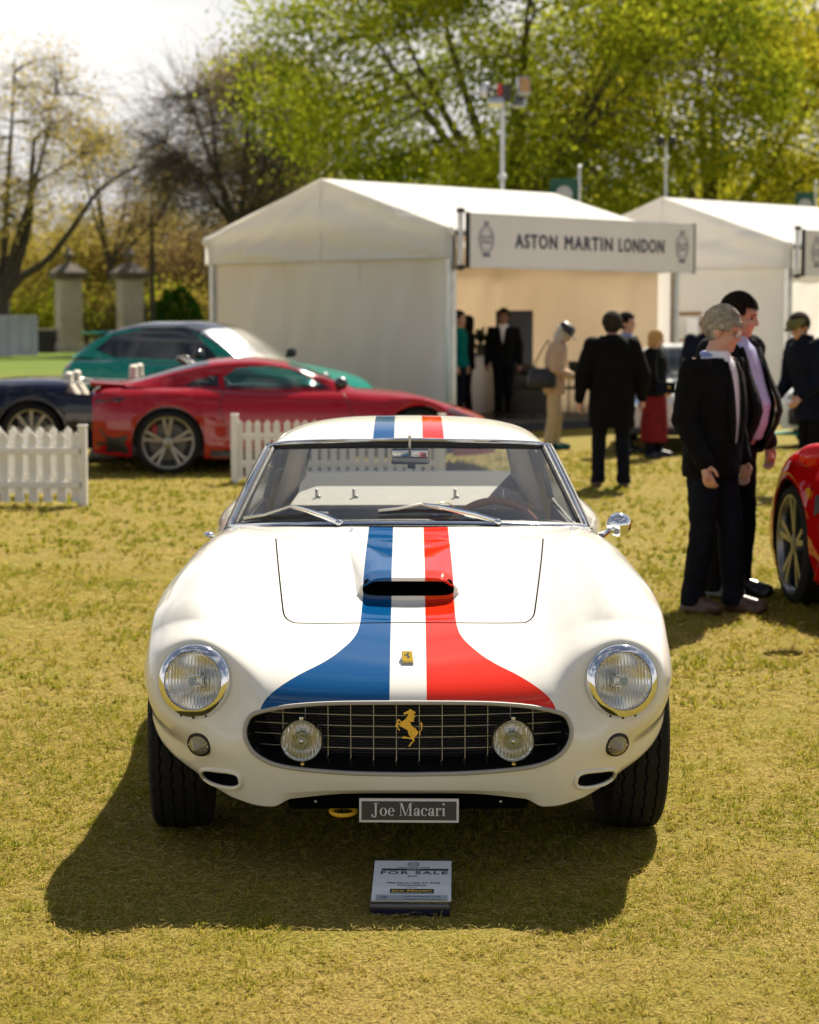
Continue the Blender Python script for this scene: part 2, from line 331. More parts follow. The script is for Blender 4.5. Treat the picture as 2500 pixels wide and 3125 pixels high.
NET = [
 [(0,-.70,.236),(.2,-.70,.234),(.40,-.68,.212),(.50,-.63,.222),(.56,-.57,.237),(.60,-.51,.248),(.63,-.46,.260),(.648,-.42,.270),(.66,-.384,.285)],
 [(0,-.745,.30),(.2,-.742,.30),(.42,-.712,.295),(.54,-.65,.30),(.61,-.58,.305),(.66,-.52,.312),(.702,-.46,.318),(.728,-.41,.325),(.740,-.376,.330)],
 [(0,-.766,.38),(.2,-.762,.38),(.42,-.738,.38),(.55,-.685,.385),(.63,-.615,.39),(.69,-.54,.395),(.740,-.465,.397),(.772,-.405,.400),(.785,-.368,.404)],
 [(0,-.766,.46),(.2,-.762,.46),(.42,-.738,.465),(.55,-.69,.475),(.63,-.645,.48),(.712,-.580,.485),(.770,-.485,.488),(.797,-.39,.49),(.803,-.339,.491)],
 [(0,-.738,.532),(.2,-.734,.532),(.42,-.715,.54),(.54,-.678,.56),(.63,-.645,.573),(.726,-.578,.577),(.790,-.470,.572),(.815,-.37,.57),(.817,-.289,.569)],
 [(0,-.665,.585),(.2,-.66,.587),(.40,-.64,.60),(.53,-.615,.636),(.63,-.600,.669),(.735,-.520,.669),(.802,-.420,.656),(.824,-.31,.642),(.824,-.215,.637)],
 [(0,-.50,.643),(.2,-.495,.648),(.40,-.48,.662),(.52,-.468,.713),(.63,-.463,.764),(.737,-.38,.752),(.806,-.295,.716),(.828,-.18,.695),(.828,-.11,.6885)],
 [(0,-.30,.695),(.2,-.30,.702),(.39,-.28,.718),(.51,-.27,.772),(.625,-.25,.825),(.730,-.18,.800),(.803,-.12,.752),(.829,-.05,.722),(.829,0,.705)],
 [(0,-.05,.748),(.2,-.05,.755),(.39,-.03,.771),(.51,-.01,.818),(.62,0,.862),(.725,.04,.834),(.800,.07,.778),(.829,.10,.722),(.829,.13,arc(.13))],
 [(0,.22,.810),(.2,.22,.817),(.39,.23,.829),(.50,.24,.858),(.612,.26,.886),(.710,.27,.860),(.790,.27,.790),(.825,.27,.67),(.825,.265,arc(.265))],
 [(0,.48,.865),(.2,.48,.870),(.39,.50,.876),(.50,.51,.888),(.605,.52,.900),(.700,.52,.870),(.780,.51,.785),(.815,.44,.55),(.815,.372,.36)],
 [(0,.735,.905),(.2,.745,.905),(.40,.78,.899),(.52,.84,.893),(.612,.89,.890),(.690,.88,.858),(.765,.86,.765),(.797,.74,.5),(.79,.66,.20)],
 [(0,1.2,.86),(.2,1.2,.86),(.40,1.2,.87),(.52,1.2,.88),(.605,1.2,.885),(.685,1.2,.858),(.760,1.2,.765),(.790,1.15,.5),(.78,1.1,.20)],
 [(0,1.6,.86),(.2,1.6,.86),(.40,1.6,.87),(.52,1.6,.885),(.60,1.6,.89),(.690,1.6,.868),(.768,1.6,.775),(.795,1.6,.5),(.78,1.6,.20)],
 [(0,1.95,.86),(.2,1.95,.86),(.40,1.95,.87),(.50,1.95,.89),(.59,1.95,.90),(.695,1.95,.885),(.788,1.95,.795),(.815,1.98,.55),(.80,1.99,.25)],
 [(0,2.2,.87),(.2,2.2,.87),(.38,2.2,.89),(.48,2.2,.91),(.575,2.2,.915),(.690,2.2,.900),(.800,2.2,.805),(.827,2.2,.70),(.827,2.2,arc(2.2,2.4))],
 [(0,2.42,.88),(.2,2.42,.88),(.38,2.42,.90),(.48,2.42,.915),(.565,2.42,.92),(.680,2.42,.905),(.800,2.42,.805),(.828,2.42,.735),(.828,2.42,arc(2.42,2.4))],
 [(0,2.64,.90),(.2,2.64,.90),(.38,2.64,.905),(.48,2.64,.915),(.55,2.64,.92),(.665,2.64,.900),(.790,2.64,.80),(.822,2.62,.68),(.822,2.61,arc(2.61,2.4))],
 [(0,2.83,.935),(.2,2.83,.935),(.38,2.83,.93),(.46,2.83,.925),(.53,2.83,.915),(.645,2.82,.885),(.775,2.80,.775),(.812,2.78,.52),(.805,2.772,.36)],
 [(0,3.02,.90),(.2,3.02,.897),(.38,3.02,.89),(.46,3.02,.885),(.53,3.02,.875),(.625,3.0,.845),(.745,2.98,.735),(.785,2.94,.5),(.765,2.9,.26)],
 [(0,3.25,.83),(.2,3.25,.83),(.38,3.24,.82),(.46,3.23,.81),(.53,3.22,.80),(.605,3.2,.77),(.695,3.16,.67),(.735,3.12,.48),(.715,3.1,.28)],
 [(0,3.37,.62),(.2,3.37,.62),(.38,3.35,.62),(.46,3.33,.615),(.53,3.31,.61),(.595,3.28,.59),(.655,3.24,.54),(.695,3.2,.45),(.685,3.18,.31)],
 [(0,3.32,.34),(.2,3.32,.34),(.38,3.30,.34),(.46,3.28,.34),(.53,3.26,.34),(.58,3.24,.34),(.62,3.22,.34),(.65,3.2,.34),(.66,3.18,.33)]]
def build_hero_body():
    net = np.array([[(-x, y, z) for x, y, z in r[:0:-1]] + r for r in NET], float)        # rows x 17 x 3
    nr = len(net)
    ti = np.concatenate([np.linspace(0, 7, 190), np.linspace(7, 11, 90)[1:], np.linspace(11, nr - 1, 110)[1:]])
    tj = np.linspace(0, 16, 241)
    G = spl(net, t=ti)                                    # nu x 17 x 3
    G = np.swapaxes(spl(np.swapaxes(G, 0, 1), t=tj), 0, 1)   # nu x nv x 3
    x, y, z = G[..., 0], G[..., 1], G[..., 2]
    x -= np.sign(x) * .027 * np.clip((np.abs(x) - .56) / .22, 0, 1) * np.clip((.85 - y) / .4, 0, 1) * np.clip((y + .62) / .12, 0, 1) * (lambda q: q * q * (3 - 2 * q))(np.clip((z - .31) / .30, 0, 1))
    # lamp seats in the wing fronts
    global LAMP
    d = np.sqrt((np.abs(x) - .622) ** 2 + (z - .578) ** 2); LAMP = (-.650, .13, .15)
    re_ = .162 + .060 * (1 - np.clip((z - .578) / (d + 1e-6), 0, 1)); wgt = np.clip((re_ - d) / (re_ - .110), 0, 1); wgt = wgt * wgt * (3 - 2 * wgt) * (y < -.30)
    yh = LAMP[0] + (np.abs(x) - .622) * LAMP[1] + (z - .578) * LAMP[2]
    y += (yh - y) * wgt
    nt_ = np.clip((.395 - np.abs(x)) / .055, 0, 1); z += .020 * nt_ * nt_ * (3 - 2 * nt_) * np.clip(1 - ti[:, None] / .55, 0, 1)
    # shallow ramp ahead of the bonnet scoop
    rmp = np.clip((.152 - np.abs(x)) / .012, 0, 1) * np.clip((y + .262) / .012, 0, 1) * np.clip((.02 - y) / .05, 0, 1)
    z -= rmp * .013 * np.clip((y + .262) / .16, .35, 1) * (ti[:, None] > 5)
    return G, ti, tj
G, ti, tj = build_hero_body(); NU, NV = G.shape[:2]
allF = gridf(NU, NV)
HB = BVHTree.FromPolygons([tuple(p) for p in G.reshape(-1, 3)], allF)
def cast(o, d):
    h = HB.ray_cast(o, d); return h[0], (None if h[1] is None else (-h[1] if h[1].dot(d) > 0 else h[1]))
def front_hit(x, z):
    return cast(Vector((x, -3, z)), Vector((0, 1, 0)))
def top_hit(x, y):
    return cast(Vector((x, y, 3)), Vector((0, 0, -1)))
CAML = Vector((-CX, -CY, CAM_H))
def cam_hit(u, v):
    return cast(CAML, ray(u, v).normalized())
def in_poly(px, pz, poly):
    poly = np.asarray(poly); r = np.zeros(px.shape, bool); k = len(poly)
    for i in range(k):
        x0, z0 = poly[i]; x1, z1 = poly[(i + 1) % k]
        c = ((z0 > pz) != (z1 > pz)) & (px < (x1 - x0) * (pz - z0) / (z1 - z0 + 1e-12) + x0); r ^= c
    return r
# grille mouth outline (x, z), symmetric
half = [(862,1481),(760,1481.5),(680,1483.5),(610,1489),(560,1498),(529,1510),(516,1531),(515,1553),(525,1577),(546,1597),(583,1612.5),(640,1621),(740,1627.5),(862,1630)]
hp = np.array([(-abs((p := hl(u, v, 6.05)).x), p.z) for u, v in half]); hp[0, 0] = hp[-1, 0] = 0
hp = spl(hp, n=60); GR = np.concatenate([hp, (hp * [-1, 1])[-2:0:-1]])
def rrect(cx, cz, a, b, n=32, p=3.2, tilt=0.):
    o = []
    for i in range(n):
        q = 2 * math.pi * i / n; c, s = math.cos(q), math.sin(q); X = a * math.copysign(abs(c) ** (2 / p), c); Z = b * math.copysign(abs(s) ** (2 / p), s)
        o.append((cx + X * math.cos(tilt) - Z * math.sin(tilt), cz + X * math.sin(tilt) + Z * math.cos(tilt)))
    return o
DU = {s: rrect(s * .553, .2835, .064, .0285, tilt=-s * .10) for s in (-1, 1)}
fc = ((G[:-1, :-1] + G[1:, :-1] + G[:-1, 1:] + G[1:, 1:]) / 4).reshape(-1, 3); ii = np.repeat(np.arange(NU - 1), NV - 1); jj = np.tile(np.arange(NV - 1), NU - 1)
rowp = (ti[ii] + ti[ii + 1]) / 2; colp = np.abs((tj[jj] + tj[jj + 1]) / 2 - 8)
kill = in_poly(fc[:, 0], fc[:, 2], GR) & (fc[:, 1] < -.5) & (rowp < 6)
for s in (-1, 1): kill |= in_poly(fc[:, 0], fc[:, 2], DU[s]) & (fc[:, 1] < -.3) & (rowp < 4)
kill |= (np.hypot(np.abs(fc[:, 0]) - .622, fc[:, 2] - .578) < .092) & (fc[:, 1] < -.4)
kill |= (rowp > 11.02) & (rowp < 18) & (colp < 4.0)
body = mesh_obj('body', G.reshape(-1, 3), [f for f, k in zip(allF, kill) if not k], 'hero_paint', hero)
sd = body.modifiers.new('thickness', 'SOLIDIFY'); sd.thickness = .006; sd.offset = -1
def ribbon(mb, P, Nn, wd, lift=.0007, closed=False):
    P = [Vector(p) for p in P]; k = len(P); V = []
    for i in range(k):
        d = (P[(i + 1) % k] - P[i - 1]) if closed else (P[min(i + 1, k - 1)] - P[max(i - 1, 0)])
        s_ = d.cross(Nn[i]).normalized() * wd / 2; q = P[i] + Nn[i] * lift; V += [q - s_, q + s_]
    mb.add(V, [(2 * i, 2 * i + 1, 2 * ((i + 1) % k) + 1, 2 * ((i + 1) % k)) for i in range(k if closed else k - 1)])
# --- grille: surround, tunnel, wires, back
gp = [front_hit(x, z)[0] for x, z in GR]
mb = MB(); mb.tube([p + Vector((0, -.001, 0)) for p in gp], .0065, 10, closed=True); mb.build('grille_surround', 'satin_trim', hero, True)
V = []
for dy, sc_ in ((0, 1.0), (.05, .985), (.13, .95), (.20, .90)):
    V += [(p.x * sc_, p.y + dy, .43 + (p.z - .43) * sc_) for p in gp]
k = len(gp); mesh_obj('grille_tunnel', V, gridf(4, k, cv=True), 'grille_dark', hero)
mb = MB(); mb.box((0, -.49, .43), (.98, .012, .26)); bp = mb.build('radiator', 'black', hero)
mb = MB()
for i in range(26): mb.box((0, -.505, .33 + i * .0085), (.9, .014, .0022))
mb.build('cooling_fin_pack', 'canvas_dark', bp)
GRa = np.array(GR)
def zspan(x):
    zs = []
    for i in range(len(GRa)):
        (x0, z0), (x1, z1) = GRa[i], GRa[(i + 1) % len(GRa)]
        if (x0 - x) * (x1 - x) <= 0 and x0 != x1: zs.append(z0 + (z1 - z0) * (x - x0) / (x1 - x0))
    return min(zs), max(zs)
def xspan(z):
    xs = []
    for i in range(len(GRa)):
        (x0, z0), (x1, z1) = GRa[i], GRa[(i + 1) % len(GRa)]
        if (z0 - z) * (z1 - z) <= 0 and z0 != z1: xs.append(x0 + (x1 - x0) * (z - z0) / (z1 - z0))
    return min(xs), max(xs)
def gy(x): return -.716 + .085 * (abs(x) / .47) ** 2
for q in range(12):
    x = (859 + 70.7 * q - 1248.6) / 6500 * 6.09; z0, z1 = zspan(x); zb = z0 + .030 + .02 * (abs(x) / .4) ** 2
    mb = MB(); mb.tube([(x, gy(x), z1 - .001), (x, gy(x), zb), (x - .004, gy(x) + .012, zb - .004), (x + .001, gy(x) + .055, z0 + .004)], .0014, 6); mb.build('grille_wire', 'wire', hero, True)
for v in (1505.5, 1528.5, 1551, 1575):
    z = hl(862, v, 6.09).z; x0, x1 = xspan(z); e = .022 if v > 1510 else .02
    xs = np.linspace(x0 + e, x1 - e, 30); mb = MB(); mb.tube([(x, gy(x) - .003, z) for x in xs], .0014, 6); mb.build('grille_crossbar', 'wire', hero, True)
# --- prancing horse on the grille (gold) and on the yellow badge
HORSE = [(865,372),(905,405),(935,400),(950,430),(1000,440),(1020,470),(1085,500),(1070,515),(1085,550),(1010,550),(1040,600),(1085,650),(1075,665),(1030,660),(1070,700),(1020,695),(1045,745),(1000,730),(1040,800),(985,800),(1045,865),(980,850),(900,855),(890,900),(920,970),(985,1045),(1060,1090),(1105,1130),(1130,1190),(1165,1225),(1215,1220),(1260,1190),(1290,1130),(1285,1050),(1265,960),(1260,900),(1275,855),(1300,885),(1320,890),(1325,940),(1355,950),(1335,1000),(1330,1100),(1305,1180),(1245,1240),(1265,1330),(1245,1390),(1225,1330),(1215,1250),(1165,1250),(1155,1320),(1100,1390),(1040,1440),(1030,1500),(1050,1550),(1030,1590),(960,1660),(920,1700),(900,1760),(860,1780),(815,1775),(840,1730),(870,1700),(885,1650),(950,1600),(975,1560),(965,1500),(920,1515),(850,1490),(740,1475),(600,1480),(580,1440),(620,1405),(700,1410),(860,1450),(885,1420),(830,1330),(795,1240),(800,1180),(700,1120),(620,1085),(540,1030),(430,950),(420,1000),(440,1080),(500,1140),(495,1200),(460,1180),(420,1110),(390,1040),(350,1055),(345,960),(385,890),(400,790),(470,755),(510,800),(580,865),(600,830),(680,790),(760,690),(810,620),(810,580),(740,560),(690,590),(655,580),(640,540),(670,510),(800,450),(845,420)]
HOLE = [(432,862),(440,830),(490,830),(540,900),(535,935),(470,900)]
def horse(sc_, cx, cz, y0, y1, mb):
    f = lambda L: [(cx + (a - 850) * sc_, cz - (b - 1075) * sc_) for a, b in L]
    mb.prism(f(HORSE), y0, y1, 'y', holes=[f(HOLE)])
mb = MB(); hc = hl(862, 1531, 6.07); horse(.0000783, hc.x, hc.z, -.738, -.731, mb); fixn(mb.build('prancing_horse', 'brass', hero))
P0, N0 = cam_hit(858.5, 1391); N0 = (Vector(N0) + Vector((0, -.40, 0))).normalized(); bq = Matrix.Translation(P0 + N0 * .008) @ Vector(N0).to_track_quat('Z', 'Y').to_matrix().to_4x4()
bd = thing('badge', '', ''); del bd['label']; del bd['category']; bd.name = 'badge_mount'
bpy.data.objects.remove(bd)
mb = MB(); mb.box((0, 0, -.004), (.035, .056, .016)); badge = bevel(mb.build('bonnet_badge', 'chrome_soft', hero), .0015, 2); badge.matrix_local = bq
mb = MB(); mb.box((0, .003, .0045), (.031, .047, .0012)); mb.build('badge_enamel', 'yellow', badge)
mb = MB(); horse(.000021, 0, 0, 0, .0008, mb); ho = fixn(mb.build('badge_horse', 'ink_black', badge)); ho.rotation_euler = (R(-90), 0, 0); ho.location = (0, .0075, .0053); 
text('badge_lettering', 'Ferrari', .0085, 'ink_black', badge, (0, -.0155, .0053), (0, 0, 0), ext=.0002, space=1.3)
# --- headlamps
def reflector_lens(name):
    m = bpy.data.materials.new(name); m.use_nodes = True; M[name] = m; n = m.node_tree.nodes; l = m.node_tree.links; p = n['Principled BSDF']
    p.inputs['Roughness'].default_value = .04; p.inputs['Transmission Weight'].default_value = .92; p.inputs['IOR'].default_value = 1.35; p.inputs['Base Color'].default_value = (.97, .97, .95, 1)
    tc = n.new('ShaderNodeTexCoord'); w_ = n.new('ShaderNodeTexWave'); w_.bands_direction = 'X'; w_.inputs['Scale'].default_value = 32; w_.inputs['Distortion'].default_value = .6; w_.inputs['Detail'].default_value = 1
    l.new(tc.outputs['Object'], w_.inputs['Vector']); b = n.new('ShaderNodeBump'); b.inputs['Strength'].default_value = .35; b.inputs['Distance'].default_value = .004
    l.new(w_.outputs['Fac'], b.inputs['Height']); l.new(b.outputs['Normal'], p.inputs['Normal'])
reflector_lens('lens_fluted'); mat('reflector', (.80, .79, .76), .12, 1.)
def lamp(name, loc, r_out, r_lens, rot, wide=True):
    o = MB()
    if wide: prof = [(r_out, .012), (r_out * 1.0, -.002), (r_out * .985, -.012), (r_out * .94, -.022), (r_lens * 1.07, -.031), (r_lens * 1.0, -.033), (r_lens * .975, -.026), (r_lens * .97, -.010)]
    else: prof = [(r_out * .9, .03), (r_out, .012), (r_out, -.004), (r_lens * 1.02, -.010), (r_lens * .97, -.004), (r_lens * .95, .004)]
    o.lathe(prof, 64, 'y'); h = o.build(name, 'chrome', hero, True, 60); h.location = loc; h.rotation_euler = rot; fixn(h)
    o = MB(); o.lathe([(r_lens * .98 * math.cos(a), -.024 - .017 * math.sin(a) if wide else -.003 - .012 * math.sin(a)) for a in np.linspace(0, math.pi / 2 - .001, 12)], 48, 'y'); le = o.build('lens', 'lens_fluted', h, True)
    o = MB(); o.lathe([(r_lens * .97 * q, (-.022 if wide else 0) + .062 * (1 - q * q) * (1 if wide else .6)) for q in np.linspace(1, .02, 14)], 48, 'y'); o.build('reflector_bowl', 'reflector', h, True)
    o = MB(); o.sphere((0, .004, 0), (.016, .022, .016)); o.lathe([(.02, .03), (.02, .012), (.0, .010)], 20, 'y'); o.build('bulb', 'chrome_soft', h, True)
    if wide:
        o = MB(); o.prism([(-.011, .008), (0, .012), (.011, .008), (.010, -.006), (0, -.017), (-.010, -.006)], -.0425, -.0405, 'y'); fixn(o.build('lens_shield_mark', 'glass_mid', h))
        for a in (-.35, 0, .35):
            o = MB(); o.sphere((r_out * .985 * math.sin(a), -.012, -r_out * .985 * math.cos(a)), .004, 8, 6); o.build('screw', 'black', h, True)
    return h
for s in (-1, 1):
    lamp('headlamp', (s * .622, LAMP[0] + .002, .578), .109, .0855, (-math.atan(LAMP[2]), 0, s * math.atan(LAMP[1])))
    # fog lamp
    fl = hl(636 if s < 0 else 1080, 1556, 6.07); h = lamp('fog_lamp', (fl.x, -.752, fl.z), .0625, .058, (0, 0, 0), False)
    o = MB(); o.lathe([(.001, .065), (.03, .06), (.052, .04), (.0575, .012)], 32, 'y'); fixn(o.build('lamp_shell', 'gloss_black', h, True))
    o = MB(); o.box((0, -.004, .065), (.012, .014, .010)); bevel(o.build('clip', 'chrome_soft', h), .002)
    o = MB(); o.sphere((.002, .005, -.070), .0065, 10, 8); o.build('screw', 'brass', h, True)
    o = MB(); o.lathe([(.006 + i * .006, -.0165 + .0018 * (i % 2) + i * .0004) for i in range(5)], 24, 'y'); o.build('lens_bullseye', 'glass_mid', h, True)
    # indicator
    p, nn = front_hit(s * .609 + .034, .392)[0], None
    h = thing('t', 'x', 'y'); bpy.data.objects.remove(h)
    o = MB(); o.lathe([(.0345, .022), (.0345, 0), (.033, -.004), (.030, -.005), (.0285, -.002), (.0285, .006)], 40, 'y'); h = fixn(o.build('indicator', 'rubber', hero, True, 50)); pp, nn = front_hit(s * .609, .392); nn = (nn + Vector((0, -.8, 0))).normalized(); h.scale = (1.12,) * 3; h.location = pp + nn * .006; h.rotation_euler = Vector((0, -1, 0)).rotation_difference(nn).to_euler()
    pr = []
    for i in range(7): rr = .0285 - i * .0038; pr += [(rr, -.003 - i * .0042), (rr - .0014, -.0062 - i * .0042)]
    o = MB(); o.lathe(pr + [(.0003, -.033)], 32, 'y'); o.build('lens', 'lens_smoke', h, True)
    o = MB(); o.lathe([(.028, .004), (.0003, .006)], 24, 'y'); o.build('lens_base', 'chrome_soft', h, True)
    for t_ in (-1, 1):
        o = MB(); o.sphere((t_ * .025, -.006, 0), .003, 8, 6); o.build('screw', 'chrome', h, True)
    # brake duct
    o = MB(); pts = [front_hit(x, z)[0] for x, z in DU[s]]; o.tube([p + Vector((0, -.003, 0)) for p in pts], .0065, 8, closed=True); h = o.build('brake_duct', 'hero_paint', hero, True)
    kk = len(pts); mesh_obj('duct_tunnel', [tuple(p) for p in pts] + [(p.x * .98, p.y + .14, p.z + .005) for p in pts] + [(p.x * .98, p.y + .142, .285 + (p.z - .285) * .02) for p in pts], gridf(3, kk, cv=True), 'black', h)
# --- bonnet shut line
gap = [(581,1135),(585,1180),(590,1230),(595,1275),(598,1293),(604,1303),(614,1309),(628,1312),(700,1312.5),(862,1311),(1020,1312),(1098,1311.5),(1110,1309),(1119,1303),(1125,1293),(1128,1275),(1134,1230),(1140,1180),(1144,1135)]
gs = spl(np.array(gap, float), n=170); PN = [cam_hit(u, v) for u, v in gs]
mb = MB(); ribbon(mb, [p for p, _ in PN], [n for _, n in PN], .0050); mb.build('bonnet_shut_line', 'pitch', hero)
gs = spl(np.array([(581,1135),(600,1132.5),(720,1131),(862,1130.5),(1000,1131),(1125,1132.5),(1144,1135)], float), n=60); PN = [cam_hit(u, v) for u, v in gs]
mb = MB(); ribbon(mb, [p for p, _ in PN], [n for _, n in PN], .0022); mb.build('bonnet_shut_line', 'cabin_dark', hero)
# --- bonnet scoop
ys = np.linspace(.60, -.035, 60); ss = np.linspace(-1, 1, 61); V = []
for y in ys:
    q = (.60 - y) / .635; wd = .232 + (.163 - .232) * q ** .8; h_ = .069 * q ** 1.15
    for s in ss:
        x = wd * s; z = top_hit(x, y)[0].z; V.append((x, y, z - .002 + h_ * (1 - abs(s) ** 5) ** .8))
sc = mesh_obj('bonnet_scoop', V, gridf(60, 61), 'hero_paint', hero); fixn(sc)
zt = top_hit(0, -.035)[0].z + .005; lip = [(-.163 + 0, 0)]
def mouth(t):   # closed rounded slot at the scoop front
    q = 2 * math.pi * t; c, s = math.cos(q), math.sin(q); p = 6
    return (.146 * math.copysign(abs(c) ** (2 / p), c), zt + .0300 + .0230 * math.copysign(abs(s) ** (2 / 3.5), s))
ml = [mouth(i / 96) for i in range(96)]
of_ = [(V[59 * 61 + i][0], V[59 * 61 + i][2]) for i in range(61)]; fl_ = [(x, top_hit(x, -.035)[0].z - .004) for x in np.linspace(.16, -.16, 20)]
mb = MB(); mb.prism(of_ + fl_, -.041, -.034, 'y', holes=[ml]); fixn(mb.build('scoop_face', 'hero_paint', sc))
mb = MB(); mb.tube([(V[59 * 61 + i][0], -.037, V[59 * 61 + i][2] - .001) for i in range(1, 60)], .0042, 8); mb.build('scoop_lip', 'hero_paint', sc, True)
mesh_obj('scoop_throat', [(a, -.043, b) for a, b in ml] + [(a * .96, .035, b + .020) for a, b in ml] + [(a * .1, .036, zt + .05) for a, b in ml], gridf(3, 96, cv=True), 'pitch', sc)
# --- washer jets, wipers
for u, v in ((741, 1113.5), (1203, 1111.5)):
    p, nn = cam_hit(u, v + 3); mb = MB(); mb.tube([p - Vector((0, 0, .003)), p + Vector((0, 0, .012))], [.006, .004], 10); mb.sphere(p + Vector((0, 0, .012)), .005, 8, 6); mb.build('washer_jet', 'chrome', hero, True)
# --- glasshouse
def ws(s, t):
    """windscreen surface: s -1..1 across, t 0..1 up"""
    b = Vector((.632 * s, .700 + .18 * abs(s) ** 2.4, .914 - .030 * abs(s) ** 2.2)); u_ = Vector((.518 * s, 1.215 + .115 * abs(s) ** 2.2, 1.164 - .016 * abs(s) ** 2))
    p = b.lerp(u_, t); p.y -= .005 * math.sin(math.pi * t); p.z += .002 * math.sin(math.pi * t); return p
def rw(s, t):
    b = Vector((.475 * s, 2.86 - .03 * s * s, .935)); u_ = Vector((.405 * s, 2.27 - .02 * s * s, 1.155 - .012 * s * s))
    p = b.lerp(u_, t); p.z += .02 * math.sin(math.pi * t); return p
for nm, f in (('windscreen', ws), ('rear_window', rw)):
    n1, n2 = 41, 21; fixn(mesh_obj(nm, [f(-1 + 2 * i / (n1 - 1), j / (n2 - 1)) for i in range(n1) for j in range(n2)], gridf(n1, n2), 'glass_clear', hero))
def border(f, n=40):
    return [f(-1 + 2 * i / n, 0) for i in range(n)] + [f(1, i / 20) for i in range(20)] + [f(1 - 2 * i / n, 1) for i in range(n)] + [f(-1, 1 - i / 20) for i in range(20)]
bw = border(ws); wc = Vector((0, 1.05, 1.03)); fw = Vector((0, -.45, .9)).normalized()
mb = MB(); mb.tube([p + fw * .004 + (p - wc).normalized() * .012 for p in bw], .0085, 8, closed=True); wt = mb.build('windscreen_trim', 'chrome', hero, True)
mb = MB(); mb.tube([p + (wc - p).normalized() * .006 for p in bw], .012, 8, closed=True); mb.build('windscreen_seal', 'rubber', hero, True)
mb = MB(); mb.tube([p + (p - wc).normalized() * .028 - fw * .006 for p in bw], .011, 8, closed=True); mb.build('windscreen_gasket', 'rubber', hero, True)
br = border(rw); rc = Vector((0, 2.55, 1.05))
mb = MB(); mb.tube(br, .010, 8, closed=True); mb.build('rear_window_seal', 'rubber', hero, True)
mb = MB(); mb.tube([p + Vector((0, .008, .008)) for p in br], .006, 8, closed=True); mb.build('rear_window_trim', 'chrome', hero, True)
RN = [[(0,1.215,1.178),(.25,1.240,1.176),(.42,1.295,1.168),(.50,1.335,1.160),(.528,1.36,1.150)],
      [(0,1.36,1.212),(.25,1.37,1.207),(.42,1.40,1.190),(.505,1.42,1.165),(.530,1.43,1.142)],
      [(0,1.56,1.236),(.25,1.56,1.230),(.42,1.57,1.206),(.505,1.58,1.170),(.530,1.58,1.136)],
      [(0,1.80,1.247),(.25,1.80,1.240),(.415,1.80,1.213),(.50,1.80,1.172),(.525,1.80,1.128)],
      [(0,2.05,1.226),(.25,2.05,1.219),(.405,2.05,1.192),(.49,2.05,1.150),(.515,2.05,1.105)],
      [(0,2.28,1.168),(.25,2.28,1.163),(.395,2.27,1.150),(.47,2.27,1.105),(.50,2.27,1.06)]]
rn = np.array([[(-x, y, z) for x, y, z in r[:0:-1]] + r for r in RN]); rg = np.swapaxes(spl(np.swapaxes(spl(rn, n=60), 0, 1), n=81), 0, 1)
ro = fixn(mesh_obj('roof', rg.reshape(-1, 3), gridf(60, 81), 'hero_paint', hero)); sd = ro.modifiers.new('thickness', 'SOLIDIFY'); sd.thickness = .008; sd.offset = 1 if ro.data.polygons[len(ro.data.polygons)//2].normal.z < 0 else -1
mb = MB(); mb.tube([(x, y - .004, z + .001) for x, y, z in rg[0, 4:-4]], .006, 8); mb.build('roof_drip_rail', 'chrome', hero, True)
